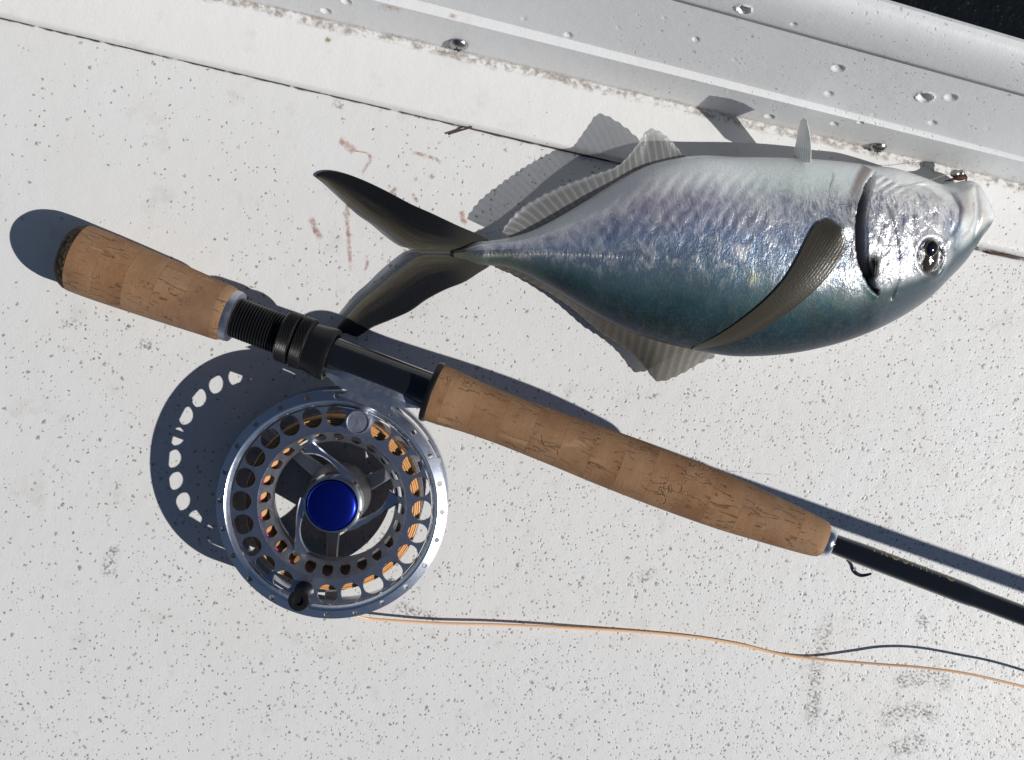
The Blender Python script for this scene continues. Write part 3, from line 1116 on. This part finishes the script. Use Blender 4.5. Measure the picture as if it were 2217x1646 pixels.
def fin_material(name, trans=0.5):
    m = NT(name)
    at = m.n('Attribute', attribute_name='Col')
    nz = m.noise(m.obj(), 500, 3)
    c = m.mix(m.math('MULTIPLY', nz.outputs[0], 0.4), at.outputs['Color'], m.mix(0.5, at.outputs['Color'], (0.02, 0.02, 0.02)))
    bump = m.n('Bump', {'Height': m.noise(m.obj(), 1200, 3).outputs[0], 'Distance': 0.00012, 'Strength': 0.8})
    m.p(Base_Color=c, Roughness=0.28, Alpha=at.outputs['Alpha'], Normal=bump.outputs[0], Specular_IOR_Level=0.5, Coat_Weight=0.15, Coat_Roughness=0.1)
    tr = m.n('BsdfTranslucent', {'Color': c, 'Normal': bump.outputs[0]})
    # translucent share follows how thin the membrane is
    mix = m.n('MixShader', {0: m.math('MULTIPLY', m.math('SUBTRACT', 1.0, at.outputs['Alpha']), trans), 1: m.b.outputs[0], 2: tr.outputs[0]})
    m.t.links.new(mix.outputs[0], m.out.inputs[0])
    return m.m


M['skin'] = skin_material()
M['fin'] = fin_material('fin_membrane', 0.45)
M['eye'] = simple('wet_dark_eye', (0.032, 0.025, 0.018), 0.08, 0.0, 0.6, (400, 0.0002), 1.0)
M['pupil'] = simple('black_pupil', (0.003, 0.003, 0.004), 0.06, 0.0, 0.6, None, 1.0)
M['iris'] = simple('gold_iris', (0.30, 0.27, 0.17), 0.3, 0.6, 0.5, (900, 0.0002), 0.6)
M['socket'] = simple('silver_eye_rim', (0.40, 0.42, 0.42), 0.3, 0.6, 0.5, (700, 0.0004), 0.5)

TOP = [(980, 543), (1000, 537), (1020, 529), (1036, 523), (1060, 521), (1095, 516), (1150, 500), (1210, 470), (1275, 431), (1340, 390), (1400, 360), (1460, 344), (1520, 337), (1600, 340), (1700, 342), (1780, 346),
       (1850, 353), (1885, 359), (1930, 363), (1970, 374), (2005, 386), (2035, 398), (2060, 397), (2095, 391), (2112, 398), (2122, 420), (2132, 440), (2139, 462)]
BOT = [(980, 557), (1000, 562), (1020, 569), (1036, 574), (1060, 575), (1095, 579), (1130, 591), (1180, 616), (1230, 645), (1290, 682), (1350, 712), (1420, 738), (1480, 753), (1550, 767), (1600, 772), (1680, 769),
       (1750, 759), (1830, 739), (1900, 712), (1960, 680), (2010, 645), (2050, 605), (2080, 574), (2100, 546), (2118, 517), (2130, 499), (2136, 485), (2139, 468)]
THK = [(980, 0.0012), (1000, 0.0020), (1036, 0.0036), (1060, 0.0042), (1100, 0.0060), (1200, 0.0105), (1350, 0.0165), (1500, 0.0205), (1650, 0.0222), (1800, 0.0226), (1900, 0.0220), (1980, 0.0195), (2040, 0.0162),
       (2080, 0.0140), (2110, 0.0122), (2128, 0.0102), (2136, 0.0074), (2139, 0.0040)]
SLIT = [(1893, 366), (1872, 405), (1857, 450), (1851, 500), (1855, 550), (1866, 590), (1884, 622), (1905, 640)]
SLITP = [Vector((p.x, p.y)) for p in along([(*q, 0) for q in SLIT], 40)]


def hmid(x):
    return max(0.0064, 0.0030 + 0.86 * smooth_interp(THK, x))


def slit_dist(x, y):
    best, bi = 1e9, 0
    for i, q in enumerate(SLITP):
        d = (q.x - x) ** 2 + (q.y - y) ** 2
        if d < best:
            best, bi = d, i
    sgn = 1 if x > SLITP[bi].x else -1
    if bi in (0, 39):
        return math.sqrt(best) * sgn, bi / 39, True
    a, b = SLITP[max(bi - 1, 0)], SLITP[min(bi + 1, 39)]
    cr = (b.x - a.x) * (y - SLITP[bi].y) - (b.y - a.y) * (x - SLITP[bi].x)
    return math.sqrt(best) * (-1 if cr > 0 else 1), bi / 39, False


def g2(x, y, cx, cy, sx, sy=None):
    sy = sy or sx
    return math.exp(-((x - cx) / sx) ** 2 - ((y - cy) / sy) ** 2)


def seg_d(x, y, pts):
    best = 1e9
    for (x0, y0), (x1, y1) in zip(pts, pts[1:]):
        dx, dy = x1 - x0, y1 - y0
        t = max(0, min(1, ((x - x0) * dx + (y - y0) * dy) / (dx * dx + dy * dy)))
        best = min(best, math.hypot(x - x0 - t * dx, y - y0 - t * dy))
    return best


SCUTE = [(1046, 552), (1120, 549), (1200, 549), (1300, 553), (1420, 560)]
JAW = [(1968, 384), (2010, 408), (2040, 432), (2056, 462), (2058, 500), (2040, 530)]
LIP = [(2112, 402), (2118, 440), (2117, 480), (2108, 516)]
MOUTH = [(2042, 404), (2064, 422), (2077, 452), (2074, 486), (2060, 510)]
SNOUT = [(2084, 512), (2098, 500), (2108, 470), (2104, 440)]
PREOP = [(1915, 440), (1938, 500), (1946, 560), (1944, 610), (1930, 645)]


def mixc(a, b, t):
    return tuple(lerp(p, q, t) for p, q in zip(a, b))


NU, NV = 420, 150
FO = P(1600, 560, 0.0)                      # the fish's base on the deck
fish = empty('fish', Matrix.Translation(FO), 'silver-blue forked-tail fish with open gill lying on white boat deck', 'fish')
verts, cols, sils = [], [], []
for i in range(NU):
    u = i / (NU - 1)
    x = lerp(980, 2139, 1 - (1 - u) ** 1.25)
    yt, yb = smooth_interp(TOP, x), smooth_interp(BOT, x)
    T, hm = smooth_interp(THK, x), hmid(x)
    for j in range(NV):
        side = 1 if j < NV * 0.72 else -1        # most rows go to the upper flank
        if side > 0:
            s = j / (NV * 0.72)
        else:
            s = 1 - (j - NV * 0.72) / (NV * 0.28)
        v = -math.cos(s * math.pi)               # -1 back .. +1 belly
        y = lerp(yb, yt, (v + 1) / 2)
        e = max(0.0, 1 - abs(v) ** 2.0)
        hh = T * e ** 0.60
        # belly rather flatter, back keeled
        base = P(x, y, hm)
        if side < 0:
            verts.append(base + Vector((0, 0, -0.86 * hh)) - FO)
            cols.append((0.6, 0.62, 0.62, 1))
            sils.append((0.2, 0, 0.6, 1))
            continue
        p = base + Vector((0, 0, hh))
        qx, qy = proj(p)
        dz, dark = 0.0, 0.0
        w = (qy - yb) / (yt - yb) if abs(yt - yb) > 1 else 0.5      # 0 back .. 1 belly (as seen)
        w = max(0, min(1, w))
        nz = noise.noise(Vector((qx * 0.012, qy * 0.012, 1)))
        nz2 = noise.noise(Vector((qx * 0.05, qy * 0.03, 5)))
        ww = w + 0.05 * nz + 0.03 * nz2
        # pigment, back to belly
        stops = [(0.0, (0.008, 0.013, 0.017)), (0.09, (0.010, 0.024, 0.030)), (0.22, (0.020, 0.056, 0.064)), (0.34, (0.065, 0.115, 0.138)), (0.46, (0.19, 0.26, 0.34)),
                 (0.60, (0.37, 0.46, 0.64)), (0.76, (0.64, 0.62, 0.72)), (0.88, (0.85, 0.89, 0.88)), (1.0, (0.93, 0.95, 0.94))]
        c = stops[-1][1]
        for (w0, c0), (w1, c1) in zip(stops, stops[1:]):
            if ww <= w1:
                c = mixc(c0, c1, max(0, (ww - w0) / (w1 - w0)))
                break
        silver = 0.12 + 0.55 * sstep(0.28, 0.52, ww) - 0.62 * sstep(0.76, 0.93, ww)
        foil, pale = 0.12 * sstep(0.4, 0.6, ww), sstep(0.84, 0.98, ww)
        # tail end darker and olive
        tk = 1 - sstep(1050, 1230, qx)
        c = mixc(c, (0.040, 0.038, 0.030), 1 - sstep(1000, 1065, qx))
        silver *= sstep(990, 1050, qx)
        if w < 0.62:
            c = mixc(c, (0.10, 0.115, 0.085), 0.75 * tk)
        # greenish sheen on the breast, lilac towards the vent
        c = mixc(c, (0.62, 0.78, 0.70), 0.5 * g2(qx, qy, 1720, 410, 120, 50))
        c = mixc(c, (0.62, 0.50, 0.60), 0.45 * g2(qx, qy, 1400, 430, 130, 50))
        # muscle folds: short chevrons over the upper flank
        fold = sstep(0.50, 0.70, w) * (1 - sstep(0.85, 0.95, w)) * sstep(1230, 1330, qx) * (1 - sstep(1620, 1720, qx))
        dz += 0.00016 * fold * math.sin((qx + 0.75 * (qy - 430)) * 0.20 + 1.5 * nz)
        # ridge beside the anal fin base
        dz += 0.0005 * math.exp(-((w - 0.86) / 0.05) ** 2) * (1 - sstep(1380, 1500, qx))
        # scutes along the straight part of the lateral line
        sd = seg_d(qx, qy, SCUTE)
        if sd < 14 and qx < 1430:
            k = math.exp(-(sd / 5.5) ** 2) * (1 - 0.7 * sstep(1250, 1420, qx))
            dz += (0.00075 + 0.00045 * math.sin(qx * 2 * math.pi / 9.0)) * k
            c = mixc(c, (0.52, 0.52, 0.46), 0.55 * k * (1 if qy < 556 else 0.6))
        # yellow blemish
        c = mixc(c, (0.40, 0.36, 0.10), 0.5 * g2(qx, qy, 1630, 602, 11, 13))
        # ---- head
        sdist, st, tipend = slit_dist(qx, qy)
        head = sstep(-2, 10, sdist) if not tipend else sstep(1880, 1910, qx) * (0.0 if qy < 400 else 1)
        hd = head * sstep(1862, 1890, qx)
        if hd > 0:
            cheek = hd * sstep(0.22, 0.34, w) * (1 - sstep(2030, 2075, qx)) * (1 - 0.85 * sstep(0.80, 0.95, w))
            c = mixc(c, (0.97, 0.95, 0.94), 0.95 * cheek)
            silver = lerp(silver, 0.92, cheek)
            foil = max(foil, cheek)
            # crown and snout: grey-blue, smooth
            crown = hd * (1 - sstep(0.18, 0.30, w))
            c = mixc(c, (0.065, 0.08, 0.09), 0.8 * crown)
            # chin, throat and lips: pale, wet, unsilvered
            chin = hd * sstep(0.80, 0.93, w)
            lipk = sstep(2062, 2090, qx) * sstep(0.25, 0.45, w)
            pk = max(chin, lipk)
            c = mixc(c, (0.80, 0.81, 0.79), 0.88 * pk)
            c = mixc(c, (0.46, 0.40, 0.35), 0.6 * g2(qx, qy, 2094, 452, 20, 30))
            c = mixc(c, (0.50, 0.44, 0.34), 0.5 * g2(qx, qy, 2130, 470, 10, 24))
            silver *= 1 - 0.85 * pk
            foil *= 1 - 0.9 * pk
            pale = max(pale, pk)
            dz += 0.0006 * cheek * noise.noise(Vector((qx * 0.06, qy * 0.035, 3)))
            for ln, dep, wd in ((JAW, 0.0010, 5), (PREOP, 0.0009, 4), (MOUTH, 0.0012, 4), (SNOUT, 0.0007, 4), (LIP, 0.0008, 5.0)):
                d = seg_d(qx, qy, ln)
                if d < 20:
                    dz -= dep * math.exp(-(d / wd) ** 2)
                    c = mixc(c, (0.12, 0.13, 0.14), 0.22 * math.exp(-(d / (wd * 0.7)) ** 2))
            # branchiostegal folds under the throat
            fk = g2(qx, qy, 1925, 400, 40, 32)
            dz += 0.0007 * fk * math.sin((qx * 0.55 + qy * 0.9) * 0.42)
            # lip mounds
            dz += 0.0022 * g2(qx, qy, 2092, 445, 22, 40) + 0.0012 * g2(qx, qy, 2100, 408, 16, 12) + 0.0007 * g2(qx, qy, 2129, 468, 9, 26)
            # nostril and eye socket
            c = mixc(c, (0.05, 0.05, 0.05), 0.7 * g2(qx, qy, 2066, 540, 5, 3.5))
            ek = math.hypot((qx - 2014) / 30, (qy - 556) / 42)
            dz += 0.0009 * math.exp(-((ek - 1.12) / 0.13) ** 2) - 0.0016 * (1 - sstep(0.75, 1.02, ek))
            c = mixc(c, (0.10, 0.09, 0.08), 1 - sstep(0.85, 1.05, ek))
            dz += 0.0008 * g2(qx, qy, 2060, 520, 26, 16)
        if 340 < qy < 680:
            wid = 20 * math.sin(math.pi * min(1, st * 0.98 + 0.02)) ** 0.6 + 2
            if not tipend and 0 <= sdist < wid:
                tt = math.sin(math.pi * sdist / wid) ** 0.6
                dz -= 0.0065 * tt * sstep(0.0, 0.25, st)
                c = mixc(c, (0.016, 0.007, 0.006), min(1, tt * 1.4) * sstep(0.05, 0.35, st))
                silver *= 1 - min(1, tt * 1.4)
                foil *= 1 - min(1, tt * 1.4)
                pale *= 1 - tt
                dark = max(dark, min(1, tt * 1.4) * sstep(0.05, 0.35, st))
            if not tipend and -30 < sdist <= 1:
                mw = lerp(15, 6, sstep(0.1, 0.6, st))
                tt = (1 - abs(sdist + mw) / (mw + 2)) if abs(sdist + mw) < mw + 2 else 0
                kk = 1 - sstep(0.55, 0.85, st)
                c = mixc(c, (0.27, 0.20, 0.175), 0.85 * min(1, tt * 1.6) * kk)
                silver *= 1 - 0.8 * min(1, tt * 1.6) * kk
                dz += 0.0004 * tt
            if not tipend and sdist >= wid:
                dz += 0.0020 * math.exp(-(sdist - wid) / 55) * math.sin(math.pi * min(1, max(0, st))) ** 0.5
        dk = min(1, 1.8 * g2(qx + 7 * nz2, qy, 1887, 580, 13, 24))
        c = mixc(c, (0.006, 0.005, 0.006), min(1, dk * 1.5))  # near-black pigment stands in for the shade inside the gill hole
        silver *= 1 - min(1, dk * 1.3)
        foil *= 1 - min(1, dk * 1.3)
        dark = max(dark, dk)
        dz -= 0.0003 * dk
        # fleshy shiny base of the pectoral fin
        dz += 0.0022 * g2(qx, qy, 1824, 492, 20, 20)
        fb = g2(qx, qy, 1826, 490, 18, 20)
        c = mixc(c, (0.66, 0.68, 0.75), 0.8 * fb)
        silver = max(silver, 0.9 * fb)
        foil = max(foil, fb)
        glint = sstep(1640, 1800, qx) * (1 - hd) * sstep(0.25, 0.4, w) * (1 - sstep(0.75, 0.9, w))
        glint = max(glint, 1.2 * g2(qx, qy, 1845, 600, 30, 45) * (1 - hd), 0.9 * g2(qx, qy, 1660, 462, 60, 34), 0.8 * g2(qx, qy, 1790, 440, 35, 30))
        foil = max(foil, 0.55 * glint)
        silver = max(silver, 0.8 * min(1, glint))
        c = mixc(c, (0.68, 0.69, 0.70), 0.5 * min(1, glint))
        dz *= min(1, e * 3)
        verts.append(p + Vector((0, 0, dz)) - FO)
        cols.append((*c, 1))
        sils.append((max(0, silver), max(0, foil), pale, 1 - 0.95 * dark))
fs = grid_faces(NU, NV, closed_v=True)
fs += [tuple(range(NV)), tuple(reversed(range((NU - 1) * NV, NU * NV)))]
body = mesh_obj('body', verts, fs, M['skin'], fish)
for nm, data in (('Col', cols), ('Sil', sils)):
    a = body.data.color_attributes.new(nm, 'FLOAT_COLOR', 'POINT')
    a.data.foreach_set('color', [x for q in data for x in q])
bm = bmesh.new()
bm.from_mesh(body.data)
bmesh.ops.recalc_face_normals(bm, faces=bm.faces)
bm.to_mesh(body.data)
body.data.polygons.foreach_set('use_smooth', [True] * len(body.data.polygons))
bvh = BVHTree.FromBMesh(bm)
bm.free()


def on_body(px, py, lift=0.0):
    """point of the fish's flank seen at a pixel (local), lifted along z"""
    d = ray(px, py).normalized()
    hit = bvh.ray_cast(LOC - FO, d)
    if hit[0] is None:
        return P(px, py, hmid(px)) - FO
    return hit[0] + Vector((0, 0, lift))


def fin(name, inner, outer, n, m_, colf, hin, hout, rays=20, ser=0.0, wave=0.0004, thick=0.0003, label=None, posf=None, slant=0.05):
    """membrane between inner (base) and outer pixel curves; colf(u, v) -> rgba; real ray ridges"""
    a, b = along([(*q, 0) for q in inner], n), along([(*q, 0) for q in outer], n)
    vs, cs = [], []
    for lower in (0, 1):
        for i in range(n):
            u = i / (n - 1)
            for j in range(m_):
                v = j / (m_ - 1)
                rayv = math.cos((u + slant * v) * rays * 2 * math.pi + 0.5 * noise.noise(Vector((u * 9, v, 1))))
                q = a[i].lerp(b[i], v)
                if ser:
                    q = q + (b[i] - a[i]).normalized() * (ser * v * v * (rayv + 0.6 * noise.noise(Vector((u * rays, v, 2)))))
                h = lerp(hin(u) if callable(hin) else hin, hout(u) if callable(hout) else hout, v)
                h += wave * rayv * math.sin(math.pi * min(1, v * 0.9 + 0.1)) - lower * thick
                if posf:
                    p = posf(q.x, q.y) + Vector((0, 0, wave * rayv - lower * thick))
                else:
                    p = P(q.x, q.y, h) - FO
                vs.append(p)
                cs.append(colf(u, v, rayv))
    k = n * m_
    f = grid_faces(n, m_)
    f2 = [tuple(reversed([x + k for x in q])) for q in f]
    rim = []
    edge = [i * m_ for i in range(n)] + [(n - 1) * m_ + j for j in range(1, m_)] + [i * m_ + m_ - 1 for i in range(n - 2, -1, -1)] + [j for j in range(m_ - 2, 0, -1)]
    for x, y in zip(edge, edge[1:] + edge[:1]):
        rim.append((x, y, y + k, x + k))
    o = mesh_obj(name, vs, f + f2 + rim, M['fin'], fish)
    at = o.data.color_attributes.new('Col', 'FLOAT_COLOR', 'POINT')
    at.data.foreach_set('color', [x for q in cs for x in q])
    bm = bmesh.new()
    bm.from_mesh(o.data)
    bmesh.ops.recalc_face_normals(bm, faces=bm.faces)
    bm.to_mesh(o.data)
    bm.free()
    o.data.polygons.foreach_set('use_smooth', [True] * len(o.data.polygons))
    if label:
        o['label'] = label
    return o


def tail_col(u, v, r):
    # v: 0 trailing edge .. 1 leading edge
    n_ = 0.12 * noise.noise(Vector((u * 5, v * 14, 9)))
    t = v + n_
    t += 0.10 * noise.noise(Vector((u * 3, v * 45, 2)))
    if t < 0.14:
        c, al = mixc((0.30, 0.30, 0.28), (0.13, 0.115, 0.080), max(0, t) / 0.14), lerp(0.35, 0.78, max(0, t) / 0.14)
    elif t < 0.40:
        c, al = mixc((0.13, 0.115, 0.080), (0.028, 0.026, 0.022), (t - 0.14) / 0.26), lerp(0.78, 0.97, (t - 0.14) / 0.26)
    else:
        c, al = mixc((0.028, 0.026, 0.022), (0.009, 0.009, 0.010), min(1, (t - 0.40) / 0.2)), 1.0
    c = mixc(c, (0.040, 0.038, 0.030), sstep(0.72, 0.92, u))
    k = 0.85 + 0.15 * r
    # base of the lobe and its far tip are dark throughout
    return (c[0] * k, c[1] * k, c[2] * k, max(0.2, min(1, al + 0.5 * sstep(0.75, 1, u) + 0.4 * (1 - sstep(0, 0.12, u)))))


# each lobe: trailing edge and leading edge, tip -> root
up_trail = [(686, 384), (705, 398), (733, 423), (762, 448), (792, 473), (824, 494), (857, 520), (884, 539), (902, 547), (930, 549), (1000, 551), (1045, 552)]
up_lead = [(685, 378), (697, 372), (722, 371), (760, 380), (800, 396), (845, 418), (890, 442), (935, 462), (990, 488), (1030, 505), (1050, 515), (1062, 523)]
lo_trail = [(716, 730), (735, 703), (757, 676), (785, 646), (815, 622), (845, 595), (878, 570), (900, 556), (920, 551), (950, 551), (1000, 552), (1045, 552)]
lo_lead = [(712, 734), (745, 722), (775, 729), (805, 710), (843, 694), (878, 679), (897, 668), (925, 648), (965, 627), (1005, 611), (1040, 589), (1060, 577)]
fin('tail_fin', up_trail, up_lead, 140, 26, tail_col, lambda u: lerp(0.0016, 0.0065, sstep(0, 0.8, u)), lambda u: lerp(0.0014, 0.0068, sstep(0, 0.8, u)), 1, 0, 0.0001, 0.0006, 'upper dark tail lobe')
fin('tail_fin', lo_trail, lo_lead, 140, 26, tail_col, lambda u: lerp(0.0025, 0.0065, u), lambda u: lerp(0.0022, 0.0055, u), 1, 0, 0.0001, 0.0006, 'lower dark tail lobe')


def pale_fin(u, v, r):
    k = (0.5 + 0.5 * r) ** 5
    c = mixc((0.30, 0.30, 0.29), (0.44, 0.44, 0.43), k)
    return (*mixc(c, (0.78, 0.80, 0.80), max(0, v - 0.8) * 4), lerp(0.33, 0.46, k) + 0.12 * (1 - v))


an_in = [(1104, 514), (1150, 504), (1200, 480), (1260, 444), (1320, 406), (1380, 374), (1440, 354), (1486, 347)]
an_out = [(1086, 502), (1104, 476), (1135, 446), (1205, 408), (1271, 383), (1329, 363), (1356, 343), (1383, 308), (1400, 284), (1413, 279), (1436, 290), (1457, 309), (1476, 332), (1487, 342)]
fin('anal_fin', an_in, an_out, 320, 12, pale_fin, lambda u: hmid(lerp(1100, 1486, u)), lambda u: lerp(0.0145, 0.0235, sstep(0.1, 0.7, u)) - 0.004 * sstep(0.8, 1, u), 27, 1.4, 0.00003,
    label='pale translucent rayed fin along the belly')


def dark_fin(u, v, r):
    k = (0.5 + 0.5 * r) ** 3
    c = mixc((0.10, 0.085, 0.066), (0.165, 0.145, 0.115), k * (0.2 + 0.8 * u))
    c = mixc(c, (0.50, 0.47, 0.42), sstep(0.62, 0.95, u) * (0.25 + 0.2 * k))
    return (*c, lerp(0.93, 0.55, sstep(0.45, 0.9, u) * v))


do_in = [(1070, 574), (1100, 578), (1140, 590), (1190, 618), (1240, 646), (1300, 682), (1360, 712), (1430, 737), (1490, 752), (1546, 764)]
do_out = [(1073, 581), (1114, 595), (1164, 620), (1213, 650), (1246, 674), (1271, 695), (1304, 723), (1337, 744), (1366, 765), (1391, 790), (1412, 817), (1426, 826), (1453, 820), (1486, 804), (1515, 787), (1548, 773)]
fin('dorsal_fin', do_in, do_out, 300, 10, dark_fin, lambda u: hmid(lerp(1080, 1546, u)), lambda u: lerp(0.006, 0.0095, u), 26, 1.2, 0.00003, label='brown rayed fin along the back')
# pelvic fin: a pale blade standing up from the belly
pv = []
pts_b = [(1716, 352, 0.0140), (1726, 352, 0.0210), (1738, 352, 0.0280), (1754, 352, 0.0340)]
pts_t = [(1733, 264, 0.0310), (1737, 258, 0.0380), (1741, 256, 0.0450), (1745, 262, 0.0510)]
vs, cs = [], []
n1, n2 = 33, 16
for lower in (0, 1):
    for i in range(n1):
        u = i / (n1 - 1)
        r_ = math.cos(u * 8 * 2 * math.pi)
        pb = [interp([(k / 3, q[d]) for k, q in enumerate(pts_b)], u) for d in range(3)]
        pt = [interp([(k / 3, q[d]) for k, q in enumerate(pts_t)], u) for d in range(3)]
        for j in range(n2):
            v = j / (n2 - 1)
            q = [lerp(pb[d], pt[d], v) for d in range(3)]
            q[0] += 6 * math.sin(v * math.pi) * (u - 0.3) + 0.8 * r_ * v + lower * 1.8
            vs.append(P(*q) - FO)
            k = 0.5 + 0.5 * r_
            cs.append((*mixc((0.66, 0.68, 0.68), (0.80, 0.82, 0.82), k), lerp(0.55, 0.85, k)))
k = n1 * n2
f = grid_faces(n1, n2)
edge = [i * n2 for i in range(n1)] + [(n1 - 1) * n2 + j for j in range(1, n2)] + [i * n2 + n2 - 1 for i in range(n1 - 2, -1, -1)] + [j for j in range(n2 - 2, 0, -1)]
f = f + [tuple(reversed([x + k for x in q])) for q in f] + [(x, y, y + k, x + k) for x, y in zip(edge, edge[1:] + edge[:1])]
pel = mesh_obj('pelvic_fin', vs, f, M['fin'], fish)
at = pel.data.color_attributes.new('Col', 'FLOAT_COLOR', 'POINT')
at.data.foreach_set('color', [x for q in cs for x in q])
pel['label'] = 'white translucent fin standing up from the belly'


def pect_col(u, v, r):
    k = 0.5 + 0.5 * r
    c = mixc((0.046, 0.040, 0.027), (0.064, 0.056, 0.038), k)
    c = mixc(c, (0.03, 0.026, 0.018), 0.6 * max(0, noise.noise(Vector((u * 4, v * 16, 7)))))
    c = mixc(c, (0.08, 0.07, 0.05), 0.5 * math.exp(-((v - 0.72) / 0.12) ** 2))
    c = mixc(c, (0.15, 0.145, 0.13), 0.5 * (1 - sstep(0.0, 0.10, u)))
    c = mixc(c, (0.07, 0.065, 0.05), 0.6 * sstep(0.6, 1, u))
    return (*c, 0.97)


pc_up = [(1812, 482), (1790, 474), (1764, 488), (1742, 525), (1722, 565), (1694, 608), (1655, 650), (1610, 687), (1560, 722), (1510, 748), (1494, 756)]
pc_lo = [(1826, 502), (1832, 524), (1826, 548), (1808, 578), (1780, 612), (1742, 648), (1698, 682), (1650, 712), (1596, 738), (1540, 753), (1496, 758)]
PN = 90


def pect_pos(x, y):
    t = sstep(1838, 1700, x) if False else max(0, min(1, (1838 - x) / 330))
    return on_body(x, y, 0.0005 + 0.0003 * math.sin(math.pi * min(1, t * 1.05)))


a_, b_ = along([(*q, 0) for q in pc_up], PN), along([(*q, 0) for q in pc_lo], PN)
vs, cs = [], []
PM = 56
pz = []
for i in range(PN):
    for j in range(PM):
        q = a_[i].lerp(b_[i], j / (PM - 1))
        pz.append(pect_pos(q.x, q.y))
for it in range(14):                       # relax the blade so that it does not copy every scale below it
    zz = [p.z for p in pz]
    for i in range(PN):
        for j in range(PM):
            nb_ = [zz[max(i - 1, 0) * PM + j], zz[min(i + 1, PN - 1) * PM + j], zz[i * PM + max(j - 1, 0)], zz[i * PM + min(j + 1, PM - 1)]]
            pz[i * PM + j].z = sum(nb_) / 4
for lower in (0, 1):
    for i in range(PN):
        u = i / (PN - 1)
        for j in range(PM):
            v = j / (PM - 1)
            q = a_[i].lerp(b_[i], v)
            rv = math.cos(v * 13 * 2 * math.pi + 1.2 * noise.noise(Vector((u * 3, v * 6, 4))))
            p = pz[i * PM + j] + Vector((0, 0, 0.000022 * rv * (1 - u * 0.5) + 0.0005 * math.sin(math.pi * v) * (1 - u) - lower * 0.0012))
            vs.append(p)
            cs.append(pect_col(u, v, rv))
k = PN * PM
f = grid_faces(PN, PM)
edge = [i * PM for i in range(PN)] + [(PN - 1) * PM + j for j in range(1, PM)] + [i * PM + PM - 1 for i in range(PN - 2, -1, -1)] + [j for j in range(PM - 2, 0, -1)]
f = f + [tuple(reversed([x + k for x in q])) for q in f] + [(x, y, y + k, x + k) for x, y in zip(edge, edge[1:] + edge[:1])]
pec = mesh_obj('pectoral_fin', vs, f, M['fin'], fish)
at = pec.data.color_attributes.new('Col', 'FLOAT_COLOR', 'POINT')
at.data.foreach_set('color', [x for q in cs for x in q])
pec['label'] = 'long curved olive fin lying over the flank'
for o in (pel, pec):
    bm = bmesh.new()
    bm.from_mesh(o.data)
    bmesh.ops.recalc_face_normals(bm, faces=bm.faces)
    bm.to_mesh(o.data)
    bm.free()


# eye: wet dark ball in its socket, gold ring and pupil set towards the belly side
def ball(name, c, rx, ry, rz, mat, parent, nrm=None, seg=40, rings=20, tw=0.0):
    vs = []
    for i in range(rings):
        t = math.pi * i / (rings - 1)
        for k in range(seg):
            a = 2 * math.pi * k / seg
            p = Vector((rx * math.sin(t) * math.cos(a), ry * math.sin(t) * math.sin(a), rz * math.cos(t)))
            if tw:
                p = Vector((p.x * math.cos(tw) - p.y * math.sin(tw), p.x * math.sin(tw) + p.y * math.cos(tw), p.z))
            if nrm:
                p = Vector((0, 0, 1)).rotation_difference(nrm) @ p
            vs.append(c + p)
    o = mesh_obj(name, vs, grid_faces(rings, seg, closed_v=True), mat, parent)
    fix_normals(o)
    o.data.polygons.foreach_set('use_smooth', [True] * len(o.data.polygons))
    return o


kf = 0.56 / F
ec = on_body(2014, 557, -0.0006)
hitn = bvh.ray_cast(LOC - FO, ray(2014, 557).normalized())[1]
en = Vector((hitn.x * 0.5, hitn.y * 0.5, abs(hitn.z))).normalized()
eye = ball('eye', ec - en * 0.0005, 24.5 * kf, 34 * kf, 0.0020, M['eye'], fish, en, tw=-0.12)
pc = on_body(2015, 538, 0.0007)
ball('iris', pc, 18 * kf, 21 * kf, 0.0011, M['iris'], eye, en, tw=-0.25)
ball('pupil', pc + en * 0.00045, 15.5 * kf, 18.5 * kf, 0.0012, M['pupil'], eye, en, tw=-0.25)

# ------------------------------------------------------------------ the fly in the fish's mouth and the leader
fc0 = P(2072, 382, 0.014)
fly = empty('fishing_fly', Matrix.Translation(fc0), 'small rusty weighted fly with metal eye at the edge of the fish mouth', 'fishing fly')
ball('metal_eye', Vector((-0.0008, 0.0012, 0.0)), 0.0024, 0.0018, 0.0020, M['steel'], fly)
ball('metal_eye', Vector((0.0016, 0.0014, 0.0004)), 0.0018, 0.0016, 0.0018, M['steel'], fly)
ball('thread_body', Vector((0.0008, -0.0006, 0.0010)), 0.0030, 0.0014, 0.0016, M['rust'], fly)
tube('hook_shank', [Vector((0.0030, 0.0010, 0.001)), Vector((0.0040, -0.0006, 0.0012)), Vector((0.0035, -0.0030, 0.0005))], 0.0004, M['rust'], fly, 8, 12)
tube('feather_fibre', [Vector((-0.001, -0.001, 0.001)), Vector((-0.004, -0.0018, 0.001)), Vector((-0.0065, -0.0024, 0.0006))], lambda t: 0.0007 * (1 - t) + 0.0001, M['rust'], fly, 6, 10)
ld = [P(2078, 374, 0.0165), P(2050, 378, 0.018), P(2020, 388, 0.021), P(1985, 396, 0.026), P(1930, 410, 0.034), P(1870, 428, 0.036), P(1815, 448, 0.0365)]
ld = [q for q in ld[:3]] + [FO + on_body(x, y, 0.0006) for x, y in ((1985, 398), (1930, 412), (1870, 430), (1830, 445), (1806, 440), (1800, 410), (1808, 375))]
leader = tube('leader_line', ld, 0.00013, M['nylon'], None, 6, 60)
tag(leader, 'hair-thin clear leader crossing the fish head from the fly', 'fishing line')
